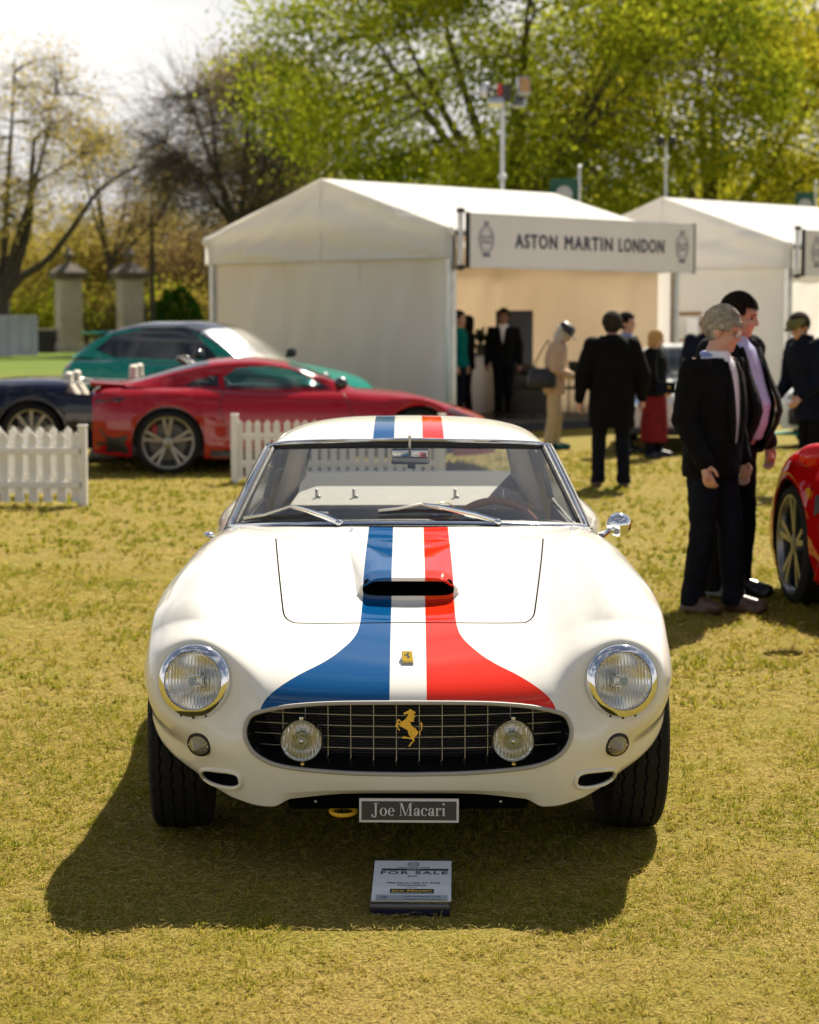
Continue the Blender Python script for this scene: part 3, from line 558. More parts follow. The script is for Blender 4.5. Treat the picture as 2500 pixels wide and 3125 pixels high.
for s in (-1, 1):
    CP = [[(.515,1.98,1.112),(.545,1.98,1.05),(.572,1.98,.97),(.59,1.98,.897)], [(.488,2.27,1.085),(.525,2.27,1.02),(.555,2.27,.96),(.572,2.27,.915)], [(.43,2.5,1.068),(.49,2.5,1.02),(.54,2.5,.95),(.56,2.5,.915)], [(.46,2.70,.995),(.50,2.70,.965),(.53,2.70,.935),(.545,2.70,.915)], [(.48,2.86,.935),(.495,2.86,.93),(.51,2.86,.925),(.53,2.86,.912)]]
    cp = np.array(CP) * [s, 1, 1]; cg = np.swapaxes(spl(np.swapaxes(spl(cp, n=30), 0, 1), n=16), 0, 1); fixn(mesh_obj('rear_pillar', cg.reshape(-1, 3), gridf(30, 16), 'hero_paint', hero))
    mesh_obj('rear_pillar_fillet', [(s*.40,2.26,1.155),(s*.50,2.26,1.065),(s*.49,2.29,1.08),(s*.43,2.5,1.07),(s*.41,2.29,1.15)], [(0,1,2,3,4)], 'hero_paint', hero)
    a, b = ws(s, 0), ws(s, 1)
    mb = MB(); mb.tube([a + Vector((s * .016, .03, -.01)), a.lerp(b, .5) + Vector((s * .018, .015, .0)), b + Vector((s * .010, .03, 0))], .017, 10); mb.build('windscreen_pillar', 'gloss_black', hero, True)
    mb = MB(); mb.tube([(s * .612, .97, .905), (s * .575, 1.2, 1.02), (s * .545, 1.36, 1.115), (s * .535, 1.5, 1.135), (s * .53, 1.8, 1.125), (s * .54, 1.95, 1.08), (s * .59, 1.97, .90)], .013, 8); mb.build('door_window_frame', 'rubber', hero, True)
    mesh_obj('side_window', [(s*.605,.98,.89),(s*.595,1.96,.90),(s*.525,1.93,1.11),(s*.53,1.5,1.135),(s*.54,1.38,1.11)], [(0,1,2,3,4)], 'glass_clear', hero, False)
    mb = MB(); mb.box((s * .60, 1.45, .62), (.02, 1.15, .52)); bevel(mb.build('door_trim', 'cabin_dark', hero), .008)
    # quarter trim inside
    fixn(mesh_obj('quarter_trim', [(s*.55,1.75,.86),(s*.49,2.0,1.10),(s*.43,2.34,1.12),(s*.46,2.75,.93),(s*.50,2.30,.86)], [(0,1,2,3,4)], 'cabin_beige', hero, False))
    mb = MB(); mb.sphere((s * .775, 1.55, .68), (.012, .04, .012)); mb.build('door_handle', 'chrome', hero, True)
    # seats
    mb = MB(); V = np.array([[(x, y, z) for x, y, z in ((-.2,1.60,.40),(-.2,1.78,.74),(-.13,1.86,.815),(.13,1.86,.815),(.2,1.78,.74),(.2,1.60,.40))]])
    mb.rings([(s*.30,1.78,.36,.22,.08),(s*.30,1.82,.5,.22,.075),(s*.30,1.86,.68,.21,.06),(s*.30,1.89,.78,.17,.045),(s*.30,1.90,.81,.08,.02)], 24, pw_=3); se = mb.build('seat', 'cabin_dark', hero, True)
# cabin interior
fixn(mesh_obj('parcel_shelf', [(-.50,1.92,.855),(.50,1.92,.855),(.47,2.30,.895),(.40,2.46,.91),(-.40,2.46,.91),(-.47,2.30,.895)], [(0,1,2,3,4,5)], 'cabin_grey', hero, False))
mesh_obj('rear_bulkhead', [(-.47,2.30,.893),(-.40,2.47,.908),(.40,2.47,.908),(.47,2.30,.893),(.49,2.84,.945),(-.49,2.84,.945)], [(0,1,2,3,4,5)], 'bulkhead_dark', hero, False)  # bulkhead trim in one even dark grey-brown of its own
mesh_obj('seat_bulkhead', [(-.56,1.93,.857),(.56,1.93,.857),(.56,1.95,.3),(-.56,1.95,.3)], [(0,1,2,3)], 'cabin_grey', hero, False)
for u, v in ((667, 1054), (745, 1057), (958, 1056), (1062, 1052)):
    d = ray(u, v + 8); t = (2.18 + CY) / d.y; x = d.x * t - CX; y = 2.18; z = .882
    mb = MB(); mb.tube([(x, y, z), (x, y, z + .032)], .006, 10); mb.sphere((x, y, z + .033), .0065, 10, 6); mb.sphere((x + .012, y - .004, z + .004), .007, 8, 6); mb.build('chrome_peg', 'alu', hero, True)
mb = MB(); mb.rings([(0,1.02,.80,.60,.20),(0,1.02,.86,.60,.21),(0,1.0,.882,.58,.20),(0,.98,.890,.5,.16)], 40, pw_=5); fixn(mb.build('dashboard', 'cabin_dark', hero, True))
mb = MB(); mb.rings([(.34,1.16,.86,.12,.09),(.34,1.15,.905,.11,.08),(.34,1.13,.92,.07,.05)], 24); mb.build('instrument_binnacle', 'black', hero, True)
wx = Vector((.335, 1.40, .752)); tl = R(22)
mb = MB(); mb.tube([wx + Vector((.19 * math.cos(a), .19 * math.sin(a) * math.sin(tl), .19 * math.sin(a) * math.cos(tl))) for a in np.linspace(0, 2 * math.pi, 64, endpoint=False)], .0155, 10, closed=True); stw = mb.build('steering_wheel', 'wood', hero, True)
for a in (R(90), R(210), R(330)):
    mb = MB(); mb.tube([wx + Vector((0, -.02, 0)), wx + Vector((.185 * math.cos(a), .185 * math.sin(a) * math.sin(tl), .185 * math.sin(a) * math.cos(tl)))], .009, 8, flat=.4); mb.build('spoke', 'alu', stw, True)
mb = MB(); mb.tube([wx, wx + Vector((0, -.3, -.05))], .022, 10); mb.build('steering_column', 'black', stw, True)
# tag hanging behind the screen
q = ws(.165, .14) + Vector((0, .03, 0)); mb = MB(); mb.lathe([(.001, -.0015), (.030, -.0015), (.030, .0015), (.001, .0015)], 40, 'y'); tg = mb.build('event_tag', 'badge_blue', hero, True); tg.location = q; tg.rotation_euler = (R(-45), 0, 0)
mb = MB(); mb.lathe([(.020, -.0022), (.023, -.0022)], 40, 'y'); mb.build('tag_ring', 'crest', tg)
mb = MB(); mb.tube(spl(np.array([q + Vector((0, 0, .02)), q + Vector((.02, .02, .028)), q + Vector((.05, .04, .02)), q + Vector((.075, .05, -.005))]), n=14), .002, 6); mb.build('tag_cord', 'yellow', hero, True)
# mirror inside
rm = ws(.0, .80) + Vector((.006, .11, .002)); mb = MB(); mb.box((0, 0, 0), (.146, .022, .060)); mi = bevel(mb.build('rear_view_mirror', 'chrome', hero), .010, 4); mi.location = rm; mi.rotation_euler = (R(12), 0, R(-3))
mb = MB(); mb.tube([(0, -.006, .0), (0, -.02, .045), (.0, -.01, .085)], .0055, 8); mb.build('mirror_stem', 'alu', mi, True)
mb = MB(); mb.box((.005, -.0, -.036), (.03, .018, .02)); bevel(mb.build('mirror_lever', 'black', mi), .004)
# wipers
for (pu, pv), arm, (b0, b1) in (((714, 1108), (612, 1079), ((514, 1099), (692, 1089))), ((1048, 1106), (886, 1076), ((797, 1084), (960, 1083)))):
    def on_ws(u, v, lift):
        d = ray(u, v); best = None; s0, t0, ds, dt = 0., .17, 1., .2
        for _ in range(5):
            for s_ in np.linspace(s0 - ds, s0 + ds, 11):
                for t_ in np.linspace(t0 - dt, t0 + dt, 9):
                    p = ws(s_, t_) + Vector((CX, CY, 0)); e = (Vector((0, 0, CAM_H)) + d * (p.y / d.y) - p).length
                    if best is None or e < best[0]: best = (e, ws(s_, t_), s_, t_)
            s0, t0 = best[2], best[3]; ds *= .25; dt *= .25
        return best[1] + fw * lift
    pv_ = on_ws(pu, pv, .012); ar = on_ws(*arm, .028); e0 = on_ws(*b0, .014); e1 = on_ws(*b1, .014)
    mb = MB(); mb.tube([pv_, pv_.lerp(ar, .3) + fw * .008, pv_.lerp(ar, .75) + fw * .008, ar], [.013, .012, .008, .006], 8, flat=.5); mb.sphere(pv_, .014, 10, 8); wi = mb.build('wiper', 'chrome', hero, True)
    mb = MB(); mid = (e0 + e1) / 2; mb.tube([e0 + fw * .002, e0.lerp(e1, .25) + fw * .010, ar + fw * 0, e0.lerp(e1, .78) + fw * .010, e1 + fw * .002], .006, 6); mb.build('wiper_yoke', 'chrome_soft', wi, True)
    mb = MB(); mb.tube([e0 - fw * .003, e0.lerp(e1, .5) + fw * .002, e1 - fw * .003], .006, 6, flat=.6); mb.build('wiper_blade', 'rubber', wi, True)
# door mirror and far-side marker lamp
mp = hl(1303, 1104, 7.50); mb = MB(); mb.lathe([(.0005, -.055)] + [(.043 * math.sin(a), -.012 - .043 * math.cos(a)) for a in np.linspace(.1, math.pi / 2, 12)] + [(.0435, -.004), (.043, .006), (.038, .007), (.0005, .005)], 40, 'y'); dm = mb.build('door_mirror', 'chrome', hero, True, 50); dm.location = mp; dm.rotation_euler = (0, 0, R(-14)); fixn(dm)
pb, _ = top_hit(.672, .60); pb = pb - mp; mb = MB(); mb.tube([(-.012, -.02, -.025), tuple(pb * .55 + Vector((0, 0, .0))), tuple(pb)], [.009, .010, .014], 10); mb.build('mirror_stalk', 'chrome', dm, True); dm.rotation_euler = (0, 0, 0)
p = hl(441, 1126, 7.62); mb = MB(); mb.sphere(p, (.020, .03, .012), 12, 8); mb.build('wing_repeater', 'chrome', hero, True)
# --- number board
nb = hl(861.5, 1706.5, 6.06); mb = MB(); mb.box((0, 0, 0), (.288, .012, .069)); npo = bevel(mb.build('name_plate', 'letter_silver', hero), .0012, 1); npo.location = nb; npo.rotation_euler = (R(-4), R(.3), 0)
mb = MB(); mb.box((0, -.0065, 0), (.274, .002, .0545)); mb.build('plate_face', 'plate_black', npo)
def glyphs(mb, s, x, z, h):
    """high-contrast serif letters; h = cap height"""
    th, tn = .135 * h, .035 * h
    def rect(a, b, c, d): mb.add([(a, 0, b), (c, 0, b), (c, 0, d), (a, 0, d)], [(0, 1, 2, 3)])
    def serif(a, c, zz): rect(a, zz, c, zz + tn)
    def ring(cx, cz, rx, rz, a0=0, a1=360, thick=th, thin=tn):
        k = 40; V = []
        for i in range(k + 1):
            a = R(a0 + (a1 - a0) * i / k); c_, s_ = math.cos(a), math.sin(a); V += [(cx + rx * c_, 0, cz + rz * s_), (cx + (rx - thick) * c_, 0, cz + (rz - thin) * s_)]
        mb.add(V, [(2 * i, 2 * i + 2, 2 * i + 3, 2 * i + 1) for i in range(k)])
    def dot(cx, cz, r_): mb.add([(cx + r_ * math.cos(R(q)), 0, cz + r_ * math.sin(R(q))) for q in range(0, 360, 20)], [tuple(range(18))])
    xh = .62 * h
    for ch in s:
        if ch == 'J':
            rect(x + .24*h, z + .05*h, x + .24*h + th, z + h); serif(x + .10*h, x + .52*h, z + h - tn); ring(x + .17*h, z + .02*h, .205*h, .16*h, 180, 360, th, tn*1.3); dot(x + .04*h, z + .03*h, .075*h); x += .60*h
        elif ch == 'o': ring(x + .30*h, z + xh/2, .28*h, xh/2 + .01*h); x += .64*h
        elif ch == 'e': ring(x + .28*h, z + xh/2, .26*h, xh/2 + .01*h, 0, 318); rect(x + .06*h, z + xh*.52, x + .53*h, z + xh*.52 + tn); x += .60*h
        elif ch == 'M':
            rect(x + .10*h, z, x + .10*h + tn*1.2, z + h); rect(x + .80*h, z, x + .80*h + th, z + h); mb.add([(x+.08*h,0,z+h),(x+.24*h,0,z+h),(x+.54*h,0,z+.02*h),(x+.46*h,0,z)], [(0,3,2,1)]); mb.add([(x+.80*h,0,z+h),(x+.84*h,0,z+h),(x+.53*h,0,z),(x+.49*h,0,z)], [(0,3,2,1)])
            serif(x, x + .24*h, z); serif(x + .68*h, x + 1.04*h, z); serif(x, x + .22*h, z + h - tn); serif(x + .82*h, x + 1.04*h, z + h - tn); x += 1.10*h
        elif ch == 'a':
            rect(x + .34*h, z + .04*h, x + .34*h + th, z + xh*.78); ring(x + .27*h, z + xh*.74, .205*h, xh*.27, 0, 165, th, tn); dot(x + .105*h, z + xh*.70, .06*h); ring(x + .23*h, z + xh*.27, .20*h, xh*.28); serif(x + .40*h, x + .56*h, z); x += .58*h
        elif ch == 'c': ring(x + .28*h, z + xh/2, .26*h, xh/2 + .01*h, 42, 318); dot(x + .45*h, z + xh*.74, .065*h); x += .55*h
        elif ch == 'r':
            rect(x + .08*h, z, x + .08*h + th, z + xh); serif(x, x + .32*h, z); serif(x, x + .12*h, z + xh - tn); ring(x + .34*h, z + xh*.62, .16*h, xh*.38, 60, 175, tn*1.4, tn); dot(x + .40*h, z + xh*.84, .07*h); x += .50*h
        elif ch == 'i': rect(x + .09*h, z, x + .09*h + th, z + xh); serif(x, x + .31*h, z); serif(x, x + .12*h, z + xh - tn); dot(x + .15*h, z + .92*h, .085*h); x += .36*h
        else: x += .30*h
    return x
tmp = MB(); wdt = glyphs(tmp, 'Joe Macari', 0, 0, 1.0); hh = .215 / wdt
mb = MB(); glyphs(mb, 'Joe Macari', -.1075, -.0145, hh); lt = mb.build('plate_lettering', 'letter_silver', npo); lt.location = (0, -.0082, 0)
for v_ in lt.data.vertices: pass
# under panel, tow ring, floor, wheel wells
mb = MB(); mb.box((0, -.595, .226), (.70, .17, .045)); bevel(mb.build('under_panel', 'pitch', hero), .012)
for x in (-.27, .27):
    mb = MB(); mb.sphere((x, -.682, .228), .005, 8, 6); mb.build('bolt', 'chrome_soft', hero, True)
tr = hl(723, 1708, 6.12); mb = MB(); mb.tube([tr + Vector((.036 * math.cos(a), .030 * math.sin(a), .006 * math.sin(a))) for a in np.linspace(0, 2 * math.pi, 40, endpoint=False)], .0062, 10, closed=True); mb.build('tow_ring', 'tow_yellow', hero, True)
mb = MB(); mb.box((0, 1.55, .215), (1.16, 3.2, .03)); mb.box((0, .1, .40), (.9, .9, .36)); mb.build('floor_pan', 'black', hero)
for yc in (0, 2.4):
    for s in (-1, 1):
        mb = MB(); aa = np.linspace(R(-20), R(146), 24)
        mb.add([(s * xx, yc + .385 * math.cos(a), .33 + .385 * math.sin(a)) for xx in (.45, .80) for a in aa], gridf(2, 24)); mb.add([(s * .45, yc + .385 * math.cos(a), .33 + .385 * math.sin(a)) for a in aa] + [(s * .45, yc, .2)], [tuple(range(25))]); mb.build('wheel_well', 'black', hero)
# --- wheels
def tyre_mesh(Rr, wd, rim, zig=True):
    hw = wd / 2; n = 216; prof = [(rim, -hw * .72), (rim + .01, -hw * .86), (Rr - .075, -hw * .99), (Rr - .045, -hw), (Rr - .022, -hw * .97), (Rr - .009, -hw * .88)] + [(Rr - .0055 * (abs(q) / .84) ** 2.2, hw * q) for q in np.linspace(-.84, .84, 57)] + [(Rr - .009, hw * .88), (Rr - .022, hw * .97), (Rr - .045, hw), (Rr - .075, hw * .99), (rim + .01, hw * .86), (rim, hw * .72)]
    V = []; gr = (-.56, -.19, .19, .56)
    for i in range(n):
        th = 2 * math.pi * i / n; z_ = .004 * (abs((i % 6) - 3) / 3 * 2 - 1) if zig else 0
        for r_, h in prof:
            d = 0
            if r_ > Rr - .007:
                for g in gr:
                    if abs(h - (g * hw + z_)) < .0026: d = .007
                if zig and abs(h) > .70 * hw and i % 6 == 0: d = .004
            V.append((h, (r_ - d) * math.cos(th), (r_ - d) * math.sin(th)))
    return V, gridf(n, len(prof), cu=True)
V, F = tyre_mesh(.330, .19, .21); proto = None
for yc in (0, 2.4):
    for s in (-1, 1):
        mb = MB(); mb.lathe([(.205, -.065), (.213, -.06), (.2, -.05), (.19, 0), (.19, .04), (.205, .06), (.213, .065)], 48, 'x'); wh = mb.build('wheel', 'chrome', hero, True, 40); wh.location = (s * (.724 if s < 0 else .706), yc, .327); wh.rotation_euler = (0, 0, R(2.2) if yc == 0 else 0)
        if proto is None: proto = fixn(mesh_obj('tyre', V, F, 'tyre', wh, True, 30)); 
        else: inst(proto, wh)
        mb = MB()
        for i in range(48):
            a = 2 * math.pi * i / 48; b = a + (.35 if i % 2 else -.35); mb.tube([(s * (.035 if i % 4 < 2 else -.02), .035 * math.cos(b), .035 * math.sin(b)), (s * .01, .195 * math.cos(a), .195 * math.sin(a))], .0022, 5)
        mb.build('wire_spokes', 'chrome', wh, True)
        mb = MB(); mb.lathe([(.001, s * .075), (.02, s * .07), (.032, s * .05), (.036, s * -.03), (.001, s * -.03)], 24, 'x'); mb.build('hub', 'chrome', wh, True)
# ================================================================ ground
def ground_mat():
    m = mat('lawn', (.2, .17, .06), .9); n = m.node_tree.nodes; l = m.node_tree.links; p = n['Principled BSDF']; p.inputs['Specular IOR Level'].default_value = .1
    tc = n.new('ShaderNodeTexCoord')
    def noise(s, d=6, r=.6):
        t = n.new('ShaderNodeTexNoise'); t.inputs['Scale'].default_value = s; t.inputs['Detail'].default_value = d; t.inputs['Roughness'].default_value = r; l.new(tc.outputs['Object'], t.inputs['Vector']); return t.outputs['Fac']
    def ramp(f, a, b, p0=.35, p1=.65):
        r = n.new('ShaderNodeValToRGB'); r.color_ramp.elements[0].position = p0; r.color_ramp.elements[1].position = p1; r.color_ramp.elements[0].color = (*a, 1); r.color_ramp.elements[1].color = (*b, 1); l.new(f, r.inputs['Fac']); return r.outputs[0]
    def mix(f, a, b):
        x = n.new('ShaderNodeMix'); x.data_type = 'RGBA'; l.new(f, x.inputs[0]); l.new(a, x.inputs[6]); l.new(b, x.inputs[7]); return x.outputs[2]
    straw = ramp(noise(90, 5), (.085, .058, .012), (.40, .30, .07)); green = ramp(noise(120, 5), (.075, .072, .008), (.29, .275, .022))
    near = mix(ramp(noise(1.7, 8, .65), (0, 0, 0), (1, 1, 1), .40, .72), straw, green)
    far = ramp(noise(.4, 5), (.09, .14, .012), (.13, .19, .02))
    sep = n.new('ShaderNodeSeparateXYZ'); l.new(tc.outputs['Object'], sep.inputs[0]); mr = n.new('ShaderNodeMapRange'); mr.inputs[1].default_value = 40; mr.inputs[2].default_value = 75; l.new(sep.outputs[1], mr.inputs[0])
    l.new(mix(mr.outputs[0], near, far), p.inputs['Base Color'])
    b = n.new('ShaderNodeBump'); b.inputs['Strength'].default_value = .7; b.inputs['Distance'].default_value = .03; l.new(noise(70, 6), b.inputs['Height']); l.new(b.outputs[0], p.inputs['Normal'])
ground_mat()
g = mesh_obj('ground', [(-900, -60, 0), (900, -60, 0), (900, 1600, 0), (-900, 1600, 0)], [(0, 1, 2, 3)], 'lawn', None, False); g['kind'] = 'structure'
def grass_mat():
    m = leafy('grass_blade', (.2, .15, .05), (.1, .12, .02), .45, attr=True); n = m.node_tree.nodes
    r = [q for q in n if q.type == 'VALTORGB'][0].color_ramp
    r.elements[0].position = 0; r.elements[0].color = (.60, .46, .18, 1); r.elements[1].position = 1; r.elements[1].color = (.135, .195, .012, 1)
    e = r.elements.new(.35); e.color = (.43, .335, .062, 1); e = r.elements.new(.62); e.color = (.275, .27, .020, 1)
grass_mat()
def vnoise(x, y, f, seed):
    g_ = np.random.default_rng(seed).random((257, 257)); X = (x * f) % 256; Y = (y * f) % 256; i = X.astype(int); j = Y.astype(int); a = X - i; b = Y - j; a = a * a * (3 - 2 * a); b = b * b * (3 - 2 * b)
    return (g_[i, j] * (1 - a) + g_[i + 1, j] * a) * (1 - b) + (g_[i, j + 1] * (1 - a) + g_[i + 1, j + 1] * a) * b
def blades(x, y, z0, L, W, az, el, tone, droop=.25):
    k = len(x); dx, dy, dz = np.cos(az) * np.cos(el), np.sin(az) * np.cos(el), np.sin(el); s_ = np.stack([-np.sin(az) * W / 2, np.cos(az) * W / 2, np.zeros(k)], 1)
    tw = rng.normal(0, .35, k); s_[:, 2] = W / 2 * np.sin(tw)
    B = np.stack([x, y, z0], 1); mid = B + np.stack([dx * L * .55, dy * L * .55, dz * L * .58], 1); tip = B + np.stack([dx * L, dy * L, np.maximum(dz * L * (1 - droop), .001 - 0 * L)], 1)
    return np.stack([B - s_, B + s_, mid + s_ * .8, mid - s_ * .8, tip], 1), tone
def grass_zone(y0, y1, dens, ln, wd, margin=.3):
    """dead straw thatch lying flat, plus tufts of green blades"""
    hw = lambda y: y * .205 + margin
    def scatter(k):
        y = rng.uniform(y0, y1, k); x = rng.uniform(-1, 1, k) * hw(y1); m = np.abs(x) < hw(y); return x[m], y[m]
    area = (y1 - y0) * 2 * hw(y1); out = []
    x, y = scatter(int(area * dens * .50)); k = len(x); f = vnoise(x + 40, y, 11, 5); m = rng.random(k) < .25 + 1.0 * f; x, y = x[m], y[m]; k = len(x)      # thatch
    out.append(blades(x, y, rng.random(k) * .012, ln * rng.uniform(.5, 1.5, k), wd * rng.uniform(.5, 1.2, k), rng.uniform(0, 2 * math.pi, k), np.clip(rng.normal(.12, .16, k), -.05, .6), np.clip(rng.normal(.14, .12, k) + .25 * (vnoise(x + 40, y, 2.2, 8) - .5), 0, .5)))
    nt_ = int(area * dens * .088); x, y = scatter(nt_); pat = .55 * vnoise(x + 40, y, 1.6, 3) + .45 * vnoise(x + 40, y, 4.7, 4); m = rng.random(len(x)) < np.clip(pat * 2.2 - .45, .08, 1); x, y, pat = x[m], y[m], pat[m]      # tufts
    per = rng.integers(4, 13, len(x)); X = np.repeat(x, per); Y = np.repeat(y, per); pt = np.repeat(pat, per); sz = np.repeat(rng.uniform(.6, 1.35, len(x)), per); k = len(X); X = X + rng.normal(0, .006, k) * sz; Y = Y + rng.normal(0, .006, k) * sz
    out.append(blades(X, Y, np.full(k, -.001), ln * 1.15 * sz * rng.uniform(.5, 1.15, k), wd * rng.uniform(.7, 1.2, k), rng.uniform(0, 2 * math.pi, k), np.clip(rng.normal(.85, .30, k), .2, 1.5), np.clip(.52 + rng.normal(0, .2, k) + .5 * (pt - .45), .2, 1), .30))
    return np.concatenate([o[0] for o in out]), np.concatenate([o[1] for o in out])
def grass_build():
    zs = [grass_zone(4.4, 6.4, 21000, .027, .0023, .55), grass_zone(6.4, 8.8, 13000, .029, .0029, .8), grass_zone(8.8, 14, 4200, .040, .0052, 1.2), grass_zone(14, 27, 1100, .046, .011, 1.)]
    Vs = np.concatenate([z[0] for z in zs]); tone = np.concatenate([z[1] for z in zs]); k = len(Vs)
    me = bpy.data.meshes.new('grass'); me.vertices.add(k * 5); me.vertices.foreach_set('co', Vs.reshape(-1).astype(np.float32))
    b = np.arange(k)[:, None] * 5; q = (b + np.array([0, 1, 2, 3])).reshape(-1); t = (b + np.array([3, 2, 4])).reshape(-1)
    me.loops.add(k * 7); me.loops.foreach_set('vertex_index', np.concatenate([q, t]).astype(np.int32))
    me.polygons.add(k * 2); st = np.concatenate([np.arange(k) * 4, k * 4 + np.arange(k) * 3]); me.polygons.foreach_set('loop_start', st.astype(np.int32))
    me.update(calc_edges=True); a = me.attributes.new('tone', 'FLOAT', 'POINT'); a.data.foreach_set('value', np.repeat(tone, 5).astype(np.float32))
    me.materials.append(M['grass_blade']); o = bpy.data.objects.new('grass', me); C.objects.link(o); o['kind'] = 'stuff'; o['label'] = 'short dry yellow-green lawn grass'; o['category'] = 'grass'
    print('grass blades', k)
grass_build()
# ================================================================ other cars
mat('paint_red', (.30, .004, .010), .6, coat=1., spec=0.); mat('paint_teal', (.0, .24, .19), .6, coat=1., spec=0.); mat('paint_navy', (.005, .006, .022), .6, coat=1., spec=0.)
mat('paint_white', (.74, .73, .70), .6, coat=1., spec=0.); mat('paint_scarlet', (.50, .005, .005), .6, coat=1., spec=0.); mat('rim_grey', (.24, .225, .21), .35, .9); mat('rim_silver', (.36, .36, .37), .3, .95)
mat('disc_grey', (.10, .10, .10), .4, .8); mat('leather_cream', (.62, .56, .46), .6); mat('brake_red', (.45, .02, .02), .4); mat('trim_black', (.014, .014, .015), .4); mat('lip_green', (.01, .30, .20), .4)
def rot_pt(p, th): return Vector((p[0] * math.cos(th) - p[1] * math.sin(th), p[0] * math.sin(th) + p[1] * math.cos(th), p[2] if len(p) > 2 else 0))
def road_wheel(par, loc, s, Rr, rim, wd, style, rimmat, caliper=None):
    """s: side of the outer face (+1/-1 along local x)"""
    mb = MB(); mb.lathe([(rim - .012, -s * wd * .45), (rim, -s * wd * .46), (rim - .02, -s * wd * .3), (rim - .035, 0), (rim - .03, s * wd * .36), (rim, s * wd * .47), (rim + .004, s * wd * .49), (rim - .012, s * wd * .48), (rim - .024, s * wd * .36)], 56, 'x'); w_ = mb.build('wheel', rimmat, par, True, 40); w_.location = loc
    key = ('t', Rr, rim, wd)
    if key not in road_wheel.c:
        hw = wd / 2; mb = MB(); mb.lathe([(rim - .005, -hw * .8), (rim + .01, -hw * .95), (Rr - .05, -hw * 1.04), (Rr - .018, -hw * .96), (Rr, -hw * .8), (Rr, hw * .8), (Rr - .018, hw * .96), (Rr - .05, hw * 1.04), (rim + .01, hw * .95), (rim - .005, hw * .8)], 64, 'x'); road_wheel.c[key] = fixn(mb.build('tyre', 'tyre', w_, True, 40))
    else: inst(road_wheel.c[key], w_)
    n, pair = {'star': (5, True), 'ten': (10, False), 'twin': (7, True), 'five': (5, False)}[style]; xo = s * wd * .40
    for i in range(n):
        a = 2 * math.pi * i / n + .3
        for d in ((-.13, .13) if pair else (0,)):
            mb = MB(); b = a + d * .55; c = a + d * (1.25 if style == 'star' else 1.0); r0, r1 = .05, rim - .008; wd_ = .018 if pair else (.022 if n > 5 else .05)
            P0, P1 = Vector((xo, r0 * math.cos(b), r0 * math.sin(b))), Vector((xo + s * .012, r1 * math.cos(c), r1 * math.sin(c))); t_ = Vector((0, -math.sin(a), math.cos(a)))
            V = [P0 - t_ * wd_ * .8, P0 + t_ * wd_ * .8, P1 + t_ * wd_, P1 - t_ * wd_]; V += [v - Vector((s * .035, 0, 0)) for v in V]
            mb.add(V, [(0, 1, 2, 3), (7, 6, 5, 4), (0, 4, 5, 1), (1, 5, 6, 2), (2, 6, 7, 3), (3, 7, 4, 0)]); fixn(mb.build('spoke', rimmat, w_))
    mb = MB(); mb.lathe([(.001, xo + s * .006), (.03, xo + s * .005), (.055, xo), (.06, xo - s * .04)], 24, 'x'); mb.build('hub', rimmat, w_, True)
    mb = MB(); mb.lathe([(.001, -s * .05), (rim - .075, -s * .05), (rim - .075, -s * .07), (.001, -s * .07)], 40, 'x'); mb.build('brake_disc', 'disc_grey', w_, True, 40)
    mb = MB(); mb.lathe([(.001, -s * wd * .42), (rim - .01, -s * wd * .42)], 32, 'x'); mb.build('wheel_backing', 'trim_black', w_)
    if caliper: mb = MB(); mb.box((-s * .03, (rim - .09) * .8, (rim - .09) * .5), (.09, .07, .20)); bevel(mb.build('brake_caliper', caliper, w_), .015)
    return w_
road_wheel.c = {}
